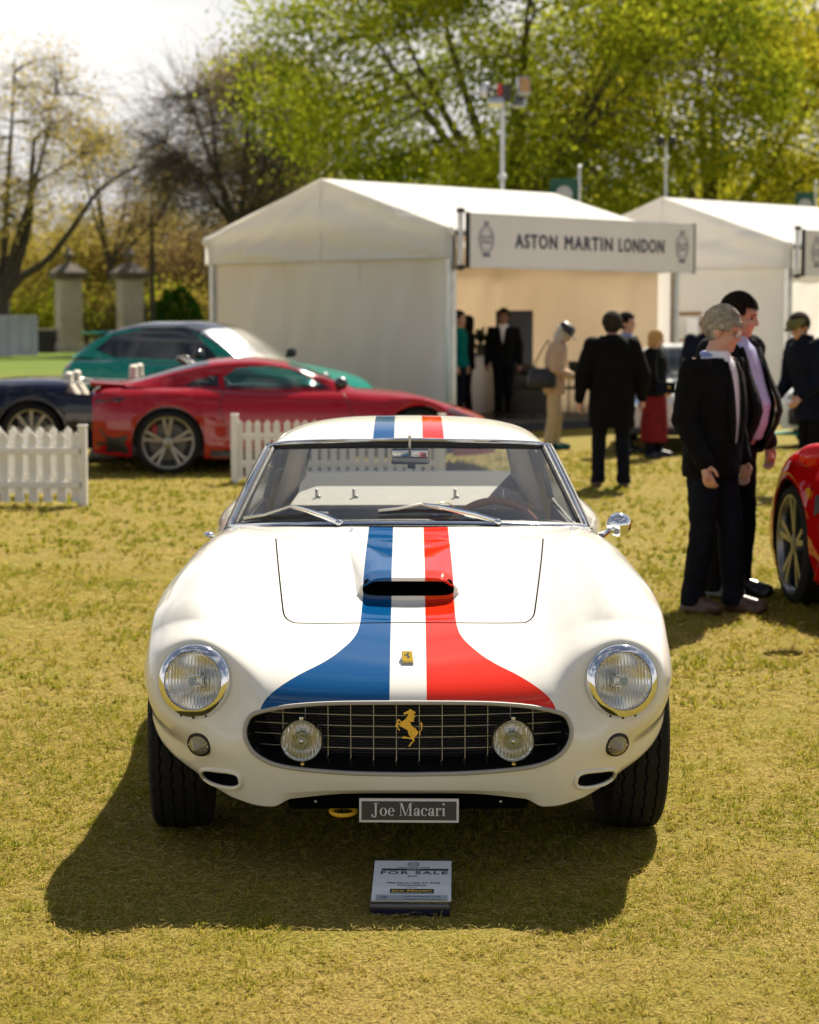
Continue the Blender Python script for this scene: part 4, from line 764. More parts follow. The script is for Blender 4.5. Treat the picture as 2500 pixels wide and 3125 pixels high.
def make_car(name, label, loc, rz, P):
    car = thing(name, label, 'car', loc, rz); st = np.array(P['st'], float); ys_ = st[:, 0]; L = ys_[-1]; sill = P.get('sill', .20); ar = P['Ra']; wy = P['wy']; zc_ = P['zw']
    y = np.unique(np.concatenate([np.linspace(0, L, 130)] + [wy_ + ar * np.cos(np.linspace(0, math.pi, 31)) for wy_ in wy])); y = y[(y >= 0) & (y <= L)]
    f = [pw(ys_, st[:, k_], y) for k_ in range(1, 7)]; zc, xs, zs, xm, zm, xb = f; NVh = 26; rows = []
    for i in range(len(y)):
        zb = sill + P.get('nose_up', .0) * max(0, 1 - y[i] / .5) + P.get('tail_up', 0) * max(0, (y[i] - L + .6) / .6)
        for w_ in wy:
            d = abs(y[i] - w_)
            if d < ar: zb = max(zb, zc_ + math.sqrt(ar * ar - d * d) if d < ar * .999 else sill)
        zmm = max(zm[i], zb + .05); xmm = xm[i]; zss = max(zs[i], zmm + .04)
        ctl = [(0, zc[i]), (xs[i] * .55, zc[i] - .25 * (zc[i] - zss)), (xs[i], zss), (xs[i] + (xmm - xs[i]) * .75, zss - (zss - zmm) * .38), (xmm, zmm), (xmm * .985 + xb[i] * .015, zb + (zmm - zb) * .45), (xb[i] if zb < sill + .1 else xmm, zb)]
        rows.append(spl(np.array(ctl), n=NVh))
    rows = np.array(rows); V = []; nv = 2 * NVh - 1
    for i in range(len(y)):
        h = rows[i]; V += [(-a, y[i], b) for a, b in h[:0:-1]] + [(a, y[i], b) for a, b in h]
    F = gridf(len(y), nv); V = np.array(V); cen = np.array([V[list(q)].mean(0) for q in F]); col = np.abs(np.tile(np.arange(nv - 1), len(y) - 1) + .5 - (NVh - 1))
    cab = P.get('cab'); hole = P.get('hole')
    if cab: hole = (cab[0][0] + .12, cab[-1][0] - .12)
    kill = np.zeros(len(F), bool)
    if hole: kill = (cen[:, 1] > hole[0]) & (cen[:, 1] < hole[1]) & (col < P.get('holecol', 9))
    F = [q for q, k_ in zip(F, kill) if not k_]; F += [tuple(range(nv - 1, -1, -1)), tuple((len(y) - 1) * nv + j for j in range(nv))]
    bo = fixn(mesh_obj('body', V, F, P['paint'], car, True, 38)); B = BVHTree.FromPolygons([tuple(v) for v in V], F)
    def side(yy, zz, s=-1):
        h = B.ray_cast(Vector((s * 3, yy, zz)), Vector((-s, 0, 0))); return h[0], (None if h[1] is None else (-h[1] if h[1].x * s < 0 else h[1]))
    car_side[car.name] = side
    mb = MB(); mb.box((0, L / 2, sill + .05), (P['w'] * 1.5, L * .9, .06)); mb.build('floor_pan', 'trim_black', car)
    for w_ in wy:
        for s in (-1, 1):
            xin, xo = P['w'] - .34, P['w'] - .02; aa = np.linspace(R(-10), R(190), 26); mb = MB()
            mb.add([(s * xx, w_ + (ar - .004) * math.cos(a), zc_ + (ar - .004) * math.sin(a)) for xx in (xin, xo) for a in aa], gridf(2, 26)); mb.add([(s * xin, w_ + ar * math.cos(a), zc_ + ar * math.sin(a)) for a in aa], [tuple(range(26))]); mb.build('wheel_well', 'trim_black', car)
            road_wheel(car, (s * (P['w'] - P['tw'] / 2 - .015), w_, P['Rw']), s, P['Rw'], P['rim'], P['tw'], P['style'], P['rimmat'], P.get('cal'))
    if cab:
        cb = np.array(cab, float); NY = 190; yy = np.linspace(cb[0, 0], cb[-1, 0], NY); zr, xr, zb_, xb_ = [pw(cb[:, 0], cb[:, k_], yy) for k_ in range(1, 5)]; nh = 46; V = []
        for i in range(NY):
            hgt = max(zr[i] - zb_[i], .005); ctl = [(0, zr[i]), (xr[i] * .6, zr[i] - hgt * .03 - .004), (xr[i], zr[i] - hgt * .14 - .012), (xr[i] + (xb_[i] - xr[i]) * .4, zr[i] - hgt * .5), (xb_[i], zb_[i] - .02)]
            h = spl(np.array(ctl), n=nh); V += [(-a, yy[i], b) for a, b in h[:0:-1]] + [(a, yy[i], b) for a, b in h]
        V = np.array(V); nv = 2 * nh - 1; F = gridf(NY, nv); cen = np.array([V[list(q)].mean(0) for q in F]); col = np.abs(np.tile(np.arange(nv - 1), NY - 1) + .5 - (nh - 1)) / (nh - 1)
        sets = {}
        for q, c, cl in zip(F, cen, col):
            if P['ws'][0] < c[1] < P['ws'][1] and cl < P.get('wcol', .50): k_ = ('windscreen', P.get('wsmat', 'glass_mid'), 0)
            elif P['rw'][0] < c[1] < P['rw'][1] and cl < .47: k_ = ('rear_window', 'glass_dark', 0)
            else:
                k_ = ('roof', P.get('roofmat', P['paint']), 0)
                if cl > .53 and P.get('roofmat'): k_ = ('roof_side', P['paint'], 0)
                if cl > .53:
                    for wi, pl in enumerate(P['dlo']):
                        if in_poly(np.array([c[1]]), np.array([c[2]]), pl)[0]: k_ = ('side_window', P['sg'], (wi + 1) * (1 if c[0] > 0 else -1))
            sets.setdefault(k_, []).append(q)
        for (nm, mt_, _), fs in sets.items():
            used = sorted({i for q in fs for i in q}); ix = {v: i for i, v in enumerate(used)}; fixn(mesh_obj(nm, V[used], [tuple(ix[i] for i in q) for q in fs], mt_, car))
        for s in (-1, 1):
            mb = MB(); mb.rings([(s*.38, cb[:, 0].mean() - .1, .35, .23, .10), (s*.38, cb[:, 0].mean() + .02, .60, .23, .09), (s*.38, cb[:, 0].mean() + .12, P['seat'] - .16, .19, .06), (s*.38, cb[:, 0].mean() + .14, P['seat'], .10, .04)], 20, pw_=3); mb.build('seat', 'trim_black', car, True)
    mz = P.get('mirror')
    if mz:
        for s in (-1, 1):
            p, _ = side(mz[0], mz[1] - .06, s); p = p or Vector((s * P['w'], mz[0], mz[1] - .06))
            mb = MB(); mb.sphere((p.x + s * .13, mz[0] - .02, mz[1]), (.105, .075, .068), 18, 12); mo = mb.build('door_mirror', P.get('mirmat', 'gloss_black'), car, True)
            mb = MB(); mb.tube([(p.x - s * .03, mz[0], mz[1] - .08), (p.x + s * .10, mz[0] - .01, mz[1] - .03)], .022, 8); mb.build('mirror_arm', 'trim_black', mo, True)
    for pts in P.get('lines', ()):
        sp_ = spl(np.array(pts, float), n=24)
        for s in (-1, 1):
            PN = [side(a, b, s) for a, b in sp_]; PN = [q for q in PN if q[0] is not None]
            if len(PN) > 2: mb = MB(); ribbon(mb, [q[0] for q in PN], [q[1] for q in PN], .008, .002); mb.build('shut_line', 'trim_black', car)
    return car, side
car_side = {}
def patch(car, side, nm, poly, m, s, lift=.004, n=10):
    """thin panel laid over the body side: poly in (y,z), convex"""
    c = np.mean(poly, 0); ring_ = [poly[i] for i in range(len(poly))]; V = []; k_ = len(ring_)
    for t in (1., .66, .33, .0):
        for a, b in ring_:
            q = side(c[0] + (a - c[0]) * t, c[1] + (b - c[1]) * t, s); p = q[0] if q[0] is not None else Vector((s * .9, a, b)); nn = q[1] if q[0] is not None else Vector((s, 0, 0))
            if nn.x * s < 0: nn = -nn
            V.append(p + nn * lift)
    return fixn(mesh_obj(nm, V, gridf(4, k_, cv=True), m, car))
# --- red coupe seen side-on
th = R(97); wl = (-.84, 3.60); W0 = gnd(355, 1000)
PR = dict(paint='paint_red', w=.97, tw=.28, Rw=.345, rim=.275, Ra=.385, zw=.345, wy=(.90, 3.60), sill=.17, style='star', rimmat='rim_grey', cal='brake_red', seat=1.0, sg='glass_mid',
  st=[(0,.50,.50,.44,.62,.36,.58),(.12,.60,.66,.53,.80,.42,.76),(.40,.70,.74,.66,.90,.50,.88),(.90,.80,.72,.83,.955,.60,.93),(1.35,.86,.68,.865,.95,.62,.93),(1.75,.90,.70,.885,.935,.62,.92),(2.4,.90,.72,.885,.93,.62,.92),(3.0,.93,.74,.905,.945,.64,.93),(3.45,.96,.74,.93,.975,.66,.94),(3.95,.965,.74,.925,.975,.66,.92),(4.25,.955,.72,.915,.92,.66,.85),(4.40,.90,.66,.86,.80,.64,.74)],
  cab=[(1.45,.875,.30,.87,.66),(1.62,.945,.46,.885,.69),(2.0,1.10,.56,.89,.70),(2.35,1.205,.58,.89,.71),(2.70,1.245,.575,.89,.715),(3.05,1.225,.56,.90,.715),(3.4,1.155,.53,.92,.71),(3.75,1.06,.50,.94,.69),(4.05,.985,.46,.955,.64),(4.2,.955,.42,.95,.6)],
  ws=(1.5, 2.28), rw=(3.15, 4.0), dlo=[[(1.82,.905),(2.98,.915),(3.0,1.03),(2.85,1.135),(2.45,1.155),(2.2,1.10)], [(3.04,.925),(3.42,.945),(3.3,1.0),(3.06,1.06)]], mirror=(1.78, .975), nose_up=.02, tail_up=.06,
  lines=[[(3.0,.90),(3.05,.7),(2.95,.45),(2.9,.24)], [(1.70,.86),(1.62,.6),(1.66,.24)], [(1.70,.60),(1.55,.52),(1.35,.50)]])
loc = W0 - rot_pt((wl[0] - .13, wl[1], 0), th)
rc_, sd_ = make_car('sports_coupe', 'glossy red sports coupe seen side-on behind the white picket fence', (loc.x, loc.y, 0), th, PR)
for s in (-1, 1):
    patch(rc_, sd_, 'tail_lamp', [(4.05,.83),(4.36,.80),(4.36,.76),(4.10,.775)], 'glass_dark', s); patch(rc_, sd_, 'rear_bumper_insert', [(4.03,.42),(4.32,.50),(4.36,.32),(4.25,.25),(4.02,.22)], 'trim_black', s)
    patch(rc_, sd_, 'sill_skirt', [(1.35,.24),(3.15,.26),(3.15,.185),(1.35,.185)], 'trim_black', s); patch(rc_, sd_, 'headlamp', [(.22,.60),(.55,.70),(.62,.67),(.28,.54)], 'glass_mid', s); patch(rc_, sd_, 'side_vent', [(1.36,.60),(1.6,.58),(1.58,.54),(1.38,.54)], 'trim_black', s)
mb = MB(); mb.add([(-.70,4.05,.962),(.70,4.05,.962),(.64,4.43,.985),(-.64,4.43,.985),(-.70,4.05,.94),(.70,4.05,.94),(.62,4.42,.94),(-.62,4.42,.94)], [(0,1,2,3),(7,6,5,4),(0,4,5,1),(1,5,6,2),(2,6,7,3),(3,7,4,0)]); bevel(mb.build('tail_spoiler', 'paint_red', rc_), .008)
mb = MB(); mb.box((0, 4.30, .20), (1.5, .28, .10)); bevel(mb.build('diffuser', 'trim_black', rc_), .02)
# --- teal SUV
glass('glass_glare', (.5, .55, .54), 5.0, .12); th = R(59); PT = dict(wsmat='glass_glare', paint='paint_teal', w=1.0, tw=.28, Rw=.385, rim=.29, Ra=.43, zw=.385, wy=(.95, 4.0), sill=.28, style='ten', rimmat='rim_grey', seat=1.3, sg='glass_dark', roofmat='gloss_black',
  st=[(0,.66,.55,.58,.70,.46,.66),(.15,.80,.72,.72,.86,.52,.82),(.5,.93,.78,.88,.95,.62,.92),(1.0,1.02,.78,.99,.99,.70,.96),(1.6,1.08,.78,1.05,.985,.72,.96),(2.5,1.10,.80,1.07,.98,.74,.96),(3.5,1.13,.80,1.09,.985,.76,.96),(4.1,1.17,.80,1.12,1.0,.80,.96),(4.6,1.19,.78,1.12,.97,.80,.93),(4.9,1.18,.72,1.08,.90,.80,.86),(5.03,1.02,.66,.95,.80,.78,.78)],
  cab=[(1.45,1.06,.4,1.04,.74),(1.65,1.13,.56,1.06,.77),(2.1,1.40,.62,1.07,.79),(2.5,1.58,.64,1.08,.80),(2.9,1.645,.64,1.09,.80),(3.5,1.645,.63,1.10,.80),(4.1,1.57,.60,1.12,.78),(4.5,1.44,.57,1.15,.75),(4.8,1.27,.55,1.16,.70),(4.95,1.18,.5,1.15,.66)],
  ws=(1.5, 2.42), rw=(4.25, 4.85), dlo=[[(1.95,1.11),(4.0,1.15),(4.45,1.25),(4.1,1.45),(3.4,1.535),(2.75,1.545),(2.45,1.46)]], mirror=(2.05, 1.20), lines=[[(1.75,1.03),(1.68,.7),(1.8,.36)], [(3.0,1.06),(3.02,.7),(2.98,.34)]])
q = at(122, 765, 29.8); loc = q - rot_pt((-.86, 5.0 * .88, .9), th)
tc_, sd_ = make_car('sport_utility_car', 'metallic teal SUV with black roof parked before the marquee', (loc.x, loc.y, 0), th, PT)
mb = MB(); mb.add([(-.58,4.42,1.50),(.58,4.42,1.50),(.55,4.86,1.49),(-.55,4.86,1.49),(-.58,4.42,1.45),(.58,4.42,1.45),(.53,4.85,1.46),(-.53,4.85,1.46)], [(0,1,2,3),(7,6,5,4),(0,4,5,1),(1,5,6,2),(2,6,7,3),(3,7,4,0)]); bevel(mb.build('roof_spoiler', 'paint_teal', tc_), .01)
for s in (-1, 1): patch(tc_, sd_, 'tail_lamp', [(4.78,1.08),(5.0,1.0),(5.0,.95),(4.8,1.0)], 'lens_red', s); patch(tc_, sd_, 'headlamp', [(.14,.70),(.5,.86),(.55,.80),(.16,.62)], 'glass_mid', s)
tc_.scale = (.96, .88, 1.0); mb = MB(); mb.box((0, -.01, .46), (.9, .06, .26)); bevel(mb.build('grille', 'trim_black', tc_), .03)
# --- navy convertible
th = R(92); wl = (-.86, 3.75); W0 = gnd(67, 979); PN_ = dict(paint='paint_navy', w=.97, tw=.27, Rw=.355, rim=.275, Ra=.395, zw=.355, wy=(.95, 3.75), sill=.18, style='ten', rimmat='rim_grey', hole=(1.65, 3.35), holecol=13,
  st=[(0,.52,.5,.46,.64,.38,.6),(.15,.66,.68,.6,.82,.44,.78),(.5,.78,.74,.75,.92,.55,.9),(.95,.86,.74,.86,.96,.62,.94),(1.5,.91,.72,.90,.95,.64,.93),(2.4,.91,.74,.90,.94,.64,.92),(3.1,.93,.74,.915,.955,.66,.93),(3.7,.99,.74,.96,.985,.68,.95),(4.2,.97,.70,.93,.955,.66,.9),(4.55,.86,.6,.8,.84,.6,.78),(4.68,.70,.5,.62,.72,.5,.68)], lines=[[(3.0,.89),(3.0,.6),(2.9,.24)]])
loc = W0 - rot_pt((wl[0] - .12, wl[1], 0), th)
nc_, sd_ = make_car('convertible_car', 'dark navy open-top convertible with cream headrests beside the red coupe', (loc.x, loc.y, 0), th, PN_)
for s in (-1, 1):
    for k_, yy in ((0, 2.55), (1, 3.30)):
        w2 = .12 if k_ == 0 else .10; zt_ = 1.13 if k_ == 0 else 1.05
        mb = MB(); mb.rings([(s*.38,yy,.55,.24,.10),(s*.38,yy+.04,.80,.23,.08),(s*.38,yy+.08,.90,.17,.06),(s*.38,yy+.09,.96,.13,.05),(s*.38,yy+.085,zt_-.02,.11,.045),(s*.38,yy+.085,zt_,.06,.025)], 20, pw_=3); mb.build('seat', 'leather_cream', nc_, True)
fr = [(-.70,1.62,.90),(-.60,2.02,1.16),(-.52,2.10,1.20),(0,2.06,1.215),(.52,2.10,1.20),(.60,2.02,1.16),(.70,1.62,.90)]
mb = MB(); mb.tube(spl(np.array(fr), n=40), .028, 8); mb.build('windscreen_frame', 'gloss_black', nc_, True)
fixn(mesh_obj('windscreen', [fr[0], fr[1], fr[2], fr[3], fr[4], fr[5], fr[6], (0,1.52,.92)], [(0,1,2,3,7), (3,4,5,6,7)], 'glass_mid', nc_, True))
mb = MB(); mb.tube(spl(np.array([(-.70,1.6,.905),(-.74,2.4,.91),(-.74,3.1,.925),(-.68,3.42,.945),(0,3.52,.955),(.68,3.42,.945),(.74,3.1,.925),(.74,2.4,.91),(.70,1.6,.905)]), n=60), .012, 6); mb.build('cockpit_trim', 'chrome_soft', nc_, True)
mb = MB(); mb.box((0, 2.5, .5), (1.5, 1.7, .5)); 
mb = MB(); mb.box((0, 1.75, .82), (1.35, .3, .14)); bevel(mb.build('dashboard', 'trim_black', nc_), .04)
# --- scarlet sports car at the frame edge: front wheel away from us
th = R(185.5); wl = (.83, .95); W0 = gnd(1664, 1271); PS = dict(paint='paint_scarlet', w=.98, tw=.25, Rw=.345, rim=.285, Ra=.385, zw=.345, wy=(.95, 3.60), sill=.16, style='star', rimmat='rim_silver', seat=1.0, sg='glass_dark',
  st=[(0,.46,.5,.40,.62,.32,.58),(.15,.60,.68,.54,.84,.40,.80),(.5,.76,.74,.80,.95,.50,.92),(.95,.86,.74,.935,.985,.62,.96),(1.4,.88,.72,.885,.96,.58,.90),(1.9,.90,.72,.87,.93,.52,.88),(2.6,.92,.74,.90,.935,.55,.92),(3.2,.97,.76,.95,.97,.62,.95),(3.7,1.0,.76,.97,.985,.66,.95),(4.2,.96,.72,.92,.95,.66,.9),(4.5,.88,.64,.84,.84,.62,.8)],
  cab=[(1.15,.86,.3,.85,.64),(1.4,.94,.46,.87,.68),(1.9,1.12,.55,.88,.69),(2.3,1.205,.57,.89,.70),(2.7,1.21,.56,.90,.70),(3.2,1.14,.52,.93,.69),(3.7,1.04,.46,.96,.66),(4.0,.98,.4,.96,.6)],
  ws=(1.2, 2.15), rw=(3.0, 3.8), dlo=[[(1.7,.90),(3.0,.94),(2.9,1.08),(2.4,1.13),(2.05,1.07)]], mirror=(2.0, .92), mirmat='paint_scarlet', lines=[[(1.62,.85),(1.52,.6),(1.58,.24)], [(3.0,.9),(3.05,.6),(2.95,.24)]])
loc = W0 - rot_pt((wl[0] + .125, wl[1], 0), th)
sc_, sd_ = make_car('sports_car', 'scarlet sports car wing and front wheel beside the two standing men', (loc.x, loc.y, 0), th, PS)
for s in (-1, 1):
    patch(sc_, sd_, 'side_vent', [(1.40,.66),(1.50,.68),(1.50,.58),(1.43,.55)], 'trim_black', s)
    mb = MB(); mb.add([(s*.93,1.40,.20),(s*.985,1.5,.20),(s*.99,3.1,.21),(s*.95,3.2,.21),(s*.93,1.40,.30),(s*.95,1.5,.31),(s*.95,3.1,.32),(s*.94,3.2,.32)], [(0,1,2,3),(7,6,5,4),(0,4,5,1),(1,5,6,2),(2,6,7,3),(3,7,4,0)]); bevel(mb.build('side_skirt', 'paint_scarlet', sc_), .012)
    p, nn = sd_(1.28, .66, s); mb = MB(); mb.prism([(-.028,.034),(.028,.034),(.022,-.02),(0,-.036),(-.022,-.02)], -.004, .004, 'x'); eo = fixn(mb.build('wing_shield', 'yellow', sc_)); eo.location = p
# --- two white cars mostly hidden behind the people
PW = dict(paint='paint_white', w=.86, tw=.20, Rw=.32, rim=.22, Ra=.36, zw=.32, wy=(.80, 3.2), sill=.24, style='ten', rimmat='rim_silver', seat=1.1, sg='glass_mid',
  st=[(0,.62,.62,.58,.74,.46,.70),(.12,.74,.70,.70,.80,.5,.78),(.5,.82,.72,.80,.84,.55,.82),(1.2,.90,.70,.87,.85,.58,.83),(2.0,.92,.70,.89,.85,.6,.83),(3.0,.92,.70,.89,.85,.6,.83),(3.8,.88,.68,.84,.82,.58,.8),(4.2,.78,.6,.72,.74,.52,.7)],
  cab=[(1.05,.88,.4,.86,.64),(1.25,.96,.54,.88,.68),(1.6,1.20,.56,.89,.68),(1.9,1.33,.56,.89,.69),(2.5,1.36,.55,.89,.69),(3.0,1.28,.52,.89,.68),(3.4,1.05,.5,.88,.66),(3.55,.92,.46,.88,.62)],
  ws=(1.1, 1.82), rw=(3.05, 3.45), wcol=.52, dlo=[[(1.5,.92),(3.1,.92),(2.95,1.2),(2.5,1.27),(1.95,1.26)]])
q = gnd(1447, 962); th = R(-8)
w1, sd_ = make_car('saloon_car', 'white car with number plate facing out behind the blonde woman', (q.x, q.y + .5, 0), th, PW)
mb = MB(); mb.box((-.0, -.012, .42), (.56, .02, .12)); pl_ = bevel(mb.build('number_plate', 'paper', w1), .004); text('plate_characters', 'CUD1 BIC', .10, 'ink_black', pl_, (0, -.024, .42), ext=.001)
mb = MB(); mb.box((0, -.02, .28), (1.4, .10, .10)); bevel(mb.build('front_bumper', 'trim_black', w1), .03)
for s in (-1, 1): mb = MB(); mb.lathe([(.09, .02), (.095, 0), (.085, -.015), (.001, -.03)], 24, 'y'); o_ = mb.build('headlamp', 'chrome', w1, True); o_.location = (s * .55, .03, .60)
q = gnd(1632, 940); th = R(-38)
PW2 = dict(PW, wy=(.85, 3.3), cab=[(1.15,.84,.4,.83,.64),(1.35,.92,.54,.86,.68),(1.8,1.10,.56,.88,.68),(2.2,1.22,.56,.89,.69),(2.6,1.24,.55,.89,.69),(3.1,1.18,.52,.89,.68),(3.6,1.02,.5,.9,.66),(3.9,.92,.46,.9,.62)], ws=(1.2, 2.1), rw=(3.1, 3.7), dlo=[[(1.6,.9),(3.1,.92),(2.9,1.08),(2.5,1.15),(2.1,1.13)]], style='star', rimmat='rim_grey')
loc = q - rot_pt((-.8, 0, 0), th)
w2_, sd_ = make_car('track_car', 'white sports car with green front splitter beside the man in the flat cap', (loc.x, loc.y, 0), th, PW2)
mb = MB(); mb.add([(-.84,-.12,.16),(.84,-.12,.16),(.90,.5,.16),(-.90,.5,.16)] + [(-.84,-.12,.185),(.84,-.12,.185),(.90,.5,.185),(-.90,.5,.185)], [(3,2,1,0),(4,5,6,7),(0,1,5,4),(1,2,6,5),(2,3,7,6),(3,0,4,7)]); mb.build('front_splitter', 'lip_green', w2_)
mb = MB(); mb.box((0, -.01, .40), (1.2, .05, .22)); bevel(mb.build('grille', 'trim_black', w2_), .04)
for s in (-1, 1): mb = MB(); mb.lathe([(.10, .03), (.105, 0), (.09, -.02), (.001, -.035)], 24, 'y'); o_ = mb.build('headlamp', 'glass_mid', w2_, True); o_.location = (s * .56, .06, .62)
# ================================================================ marquees
leafy('tent_fabric', (.82, .80, .77), (.87, .85, .82), .34, scale=.8); leafy('tent_roof', (.84, .83, .81), (.88, .87, .85), .32, scale=.8); leafy('tent_lining', (.80, .67, .50), (.84, .72, .55), .5, scale=.5)
mat('tent_floor', (.035, .035, .04), .8); mat('board_white', (.72, .69, .70), .5, var=.03, vscale=2); mat('wood_light', (.42, .24, .10), .5, var=.2, vscale=6, stretch=(1, 1, .1)); mat('tan_wood', (.50, .36, .19), .5, var=.15)
E_ = Vector((.717, .697)); TH = math.atan2(.697, .717)
def cloth(name, m, parent, f, nu, nv, wr=.02, seed=1, fr=(5, 3)):
    """sheet f(s,t) -> point, normal; ruffled by folds"""
    r = np.random.default_rng(seed); ph = r.uniform(0, 6.28, 8); V = []
    for i in range(nu):
        for j in range(nv):
            s, t = i / (nu - 1), j / (nv - 1); p, n_ = f(s, t)
            d = sum(math.sin((k_ + 1) * fr[0] * s + (.7 * k_ - 1.2) * fr[1] * t + ph[k_]) / (k_ + 1.5) for k_ in range(6)); e = min(1, 6 * s, 6 * (1 - s), 8 * t, 8 * (1 - t)); V.append(Vector(p) + Vector(n_) * d * wr * e)
    return mesh_obj(name, V, gridf(nu, nv), m, parent)
def marquee(label, A, Ln, Wd, ze=2.98, zr=3.80, zv=2.55, seed=1, lining=True, ceil=True):
    t = thing('marquee', label, 'tent', (A[0], A[1], 0), TH); r_ = Wd / 2
    for s, y0 in ((-1, -.12), (1, Wd + .12)):   # roof slopes, each split in two bays
        for b in range(2):
            x0, x1 = Ln * b / 2 - (.10 if b == 0 else 0), Ln * (b + 1) / 2 + (.10 if b else 0)
            cloth('roof_panel', 'tent_roof', t, lambda a, c: ((x0 + (x1 - x0) * a, y0 + (r_ - y0) * c, ze - .03 + (zr - ze + .03) * c), (0, 0, 1)), 14, 12, .012, seed + b)
    for x, nm in ((0, 'gable'), (Ln, 'gable')):
        d = -1 if x == 0 else 1
        def gf(a, c):
            y = -.10 + (Wd + .20) * a; top = ze + (zr - ze) * (1 - abs(2 * a - 1)); return (x + d * (.09 + .015 * math.sin(a * 9)), y, zv + (top - zv) * c), (d, 0, 0)
        cloth('gable_panel', 'tent_fabric', t, gf, 90, 40, .05, seed + 3, (8, 9))
        cloth('end_wall', 'tent_fabric', t, lambda a, c: ((x, .05 + (Wd - .1) * a, .05 + (zv + .1) * c), (d, 0, 0)), 90, 30, .055, seed + 5, (10, 5))
        mb = MB(); mb.tube([(x + d * .098, Wd / 2 + .02 * math.sin(i * 1.7), zv + (zr - zv) * i / 12) for i in range(13)], .009, 6); mb.build('seam', 'tent_fabric', t, True)
        for yy in (Wd * .36, Wd * .68): mb = MB(); mb.tube([(x + d * (.004 + .012 * math.sin(i * 1.3 + yy)), yy, .08 + (zv - .05) * i / 12) for i in range(13)], .007, 6); mb.build('seam', 'tent_fabric', t, True)
        mb = MB(); mb.tube([(x + d * .10, -.10, zv + .005), (x + d * .10, Wd / 2, zv + .015), (x + d * .10, Wd + .10, zv + .005)], .012, 6); mb.build('gable_hem', 'tent_fabric', t, True)
    # eave valance along the back, lining inside
    cloth('back_wall', 'tent_lining' if lining else 'tent_fabric', t, lambda a, c: ((Ln * a, Wd - .02, .05 + (ze - .05) * c), (0, 1, 0)), 60, 14, .02, seed + 7, (12, 1))
    if lining:
        if ceil: cloth('ceiling_lining', 'tent_lining', t, lambda a, c: ((.1 + (Ln - .2) * a, .05 + (Wd - .1) * c, ze - .06 + .25 * math.sin(math.pi * c)), (0, 0, 1)), 20, 12, .03, seed + 8)
        for q in ((.12, Ln - .12) if ceil else ()): cloth('side_lining', 'tent_lining', t, lambda a, c: ((q, .25 + (Wd - .3) * a, .05 + (ze - .1) * c), (1, 0, 0)), 30, 8, .02, seed + 9, (8, 1))
    for x in (0, Ln / 2, Ln):
        for y in (0, Wd):
            if x == Ln / 2 and y == 0: continue
            mb = MB(); mb.box((x, y, ze / 2), (.13, .08, ze)); mb.box((x, y - .045, ze / 2), (.06, .015, ze - .2)); mb.build('post', 'alu', t)
            mb = MB(); mb.box((x, y, .135), (.3, .3, .02)); mb.build('foot_plate', 'alu', t)
    mb = MB(); mb.tube([(0, -.02, ze - .06), (Ln, -.02, ze - .06)], .05, 8); mb.build('eave_beam', 'alu', t, True)
    mb = MB(); mb.box((Ln / 2, Wd / 2, .062), (Ln + .1, Wd + .1, .12)); mb.build('deck', 'tent_floor', t)
    for y in (-.10, Wd + .10):
        mb = MB(); mb.sphere((-.1, y, ze - .06), (.05, .05, .07), 12, 8); mb.build('corner_tie', 'tent_fabric', t, True)
    return t
A1 = Vector((.60, 30.8)); A2 = A1 + E_ * 8.17
t1 = marquee('white marquee with open tan-lined front, its grey-shaded gable end nearest the teal SUV', A1, 5.1, 5.4, seed=3)
t2 = marquee('white marquee with bright gable beyond the ASTON MARTIN LONDON sign', A2, 5.1, 5.4, zr=3.85, seed=21, ceil=False)
def crest(par, x, z, k_):
    mb = MB()
    for a, b, w_ in ((.16, .20, .018), (.115, .15, .008)):
        n = 40; V = []
        for i in range(n):
            q = 2 * math.pi * i / n; V += [(x + a * k_ * math.cos(q), 0, z + b * k_ * math.sin(q)), (x + (a - w_) * k_ * math.cos(q), 0, z + (b - w_) * k_ * math.sin(q))]
        mb.add(V, [(2 * i, (2 * i + 2) % (2 * n), (2 * i + 3) % (2 * n), 2 * i + 1) for i in range(n)])
    mb.prism([(x - .07*k_, z - .20*k_), (x + .07*k_, z - .20*k_), (x + .085*k_, z - .25*k_), (x - .085*k_, z - .25*k_)], 0, .002, 'y'); mb.prism([(x - .04*k_, z + .21*k_), (x - .05*k_, z + .27*k_), (x, z + .24*k_), (x + .05*k_, z + .27*k_), (x + .04*k_, z + .21*k_)], 0, .002, 'y')
    o = mb.build('crest_wreath', 'crest', par); o.location = (0, -.032, 0)
    text('crest_lettering', 'SALON', .075 * k_, 'crest', par, (x, -.034, z + .035 * k_), ext=.001); text('crest_lettering', 'PRIVE', .075 * k_, 'crest', par, (x, -.034, z - .04 * k_), ext=.001)
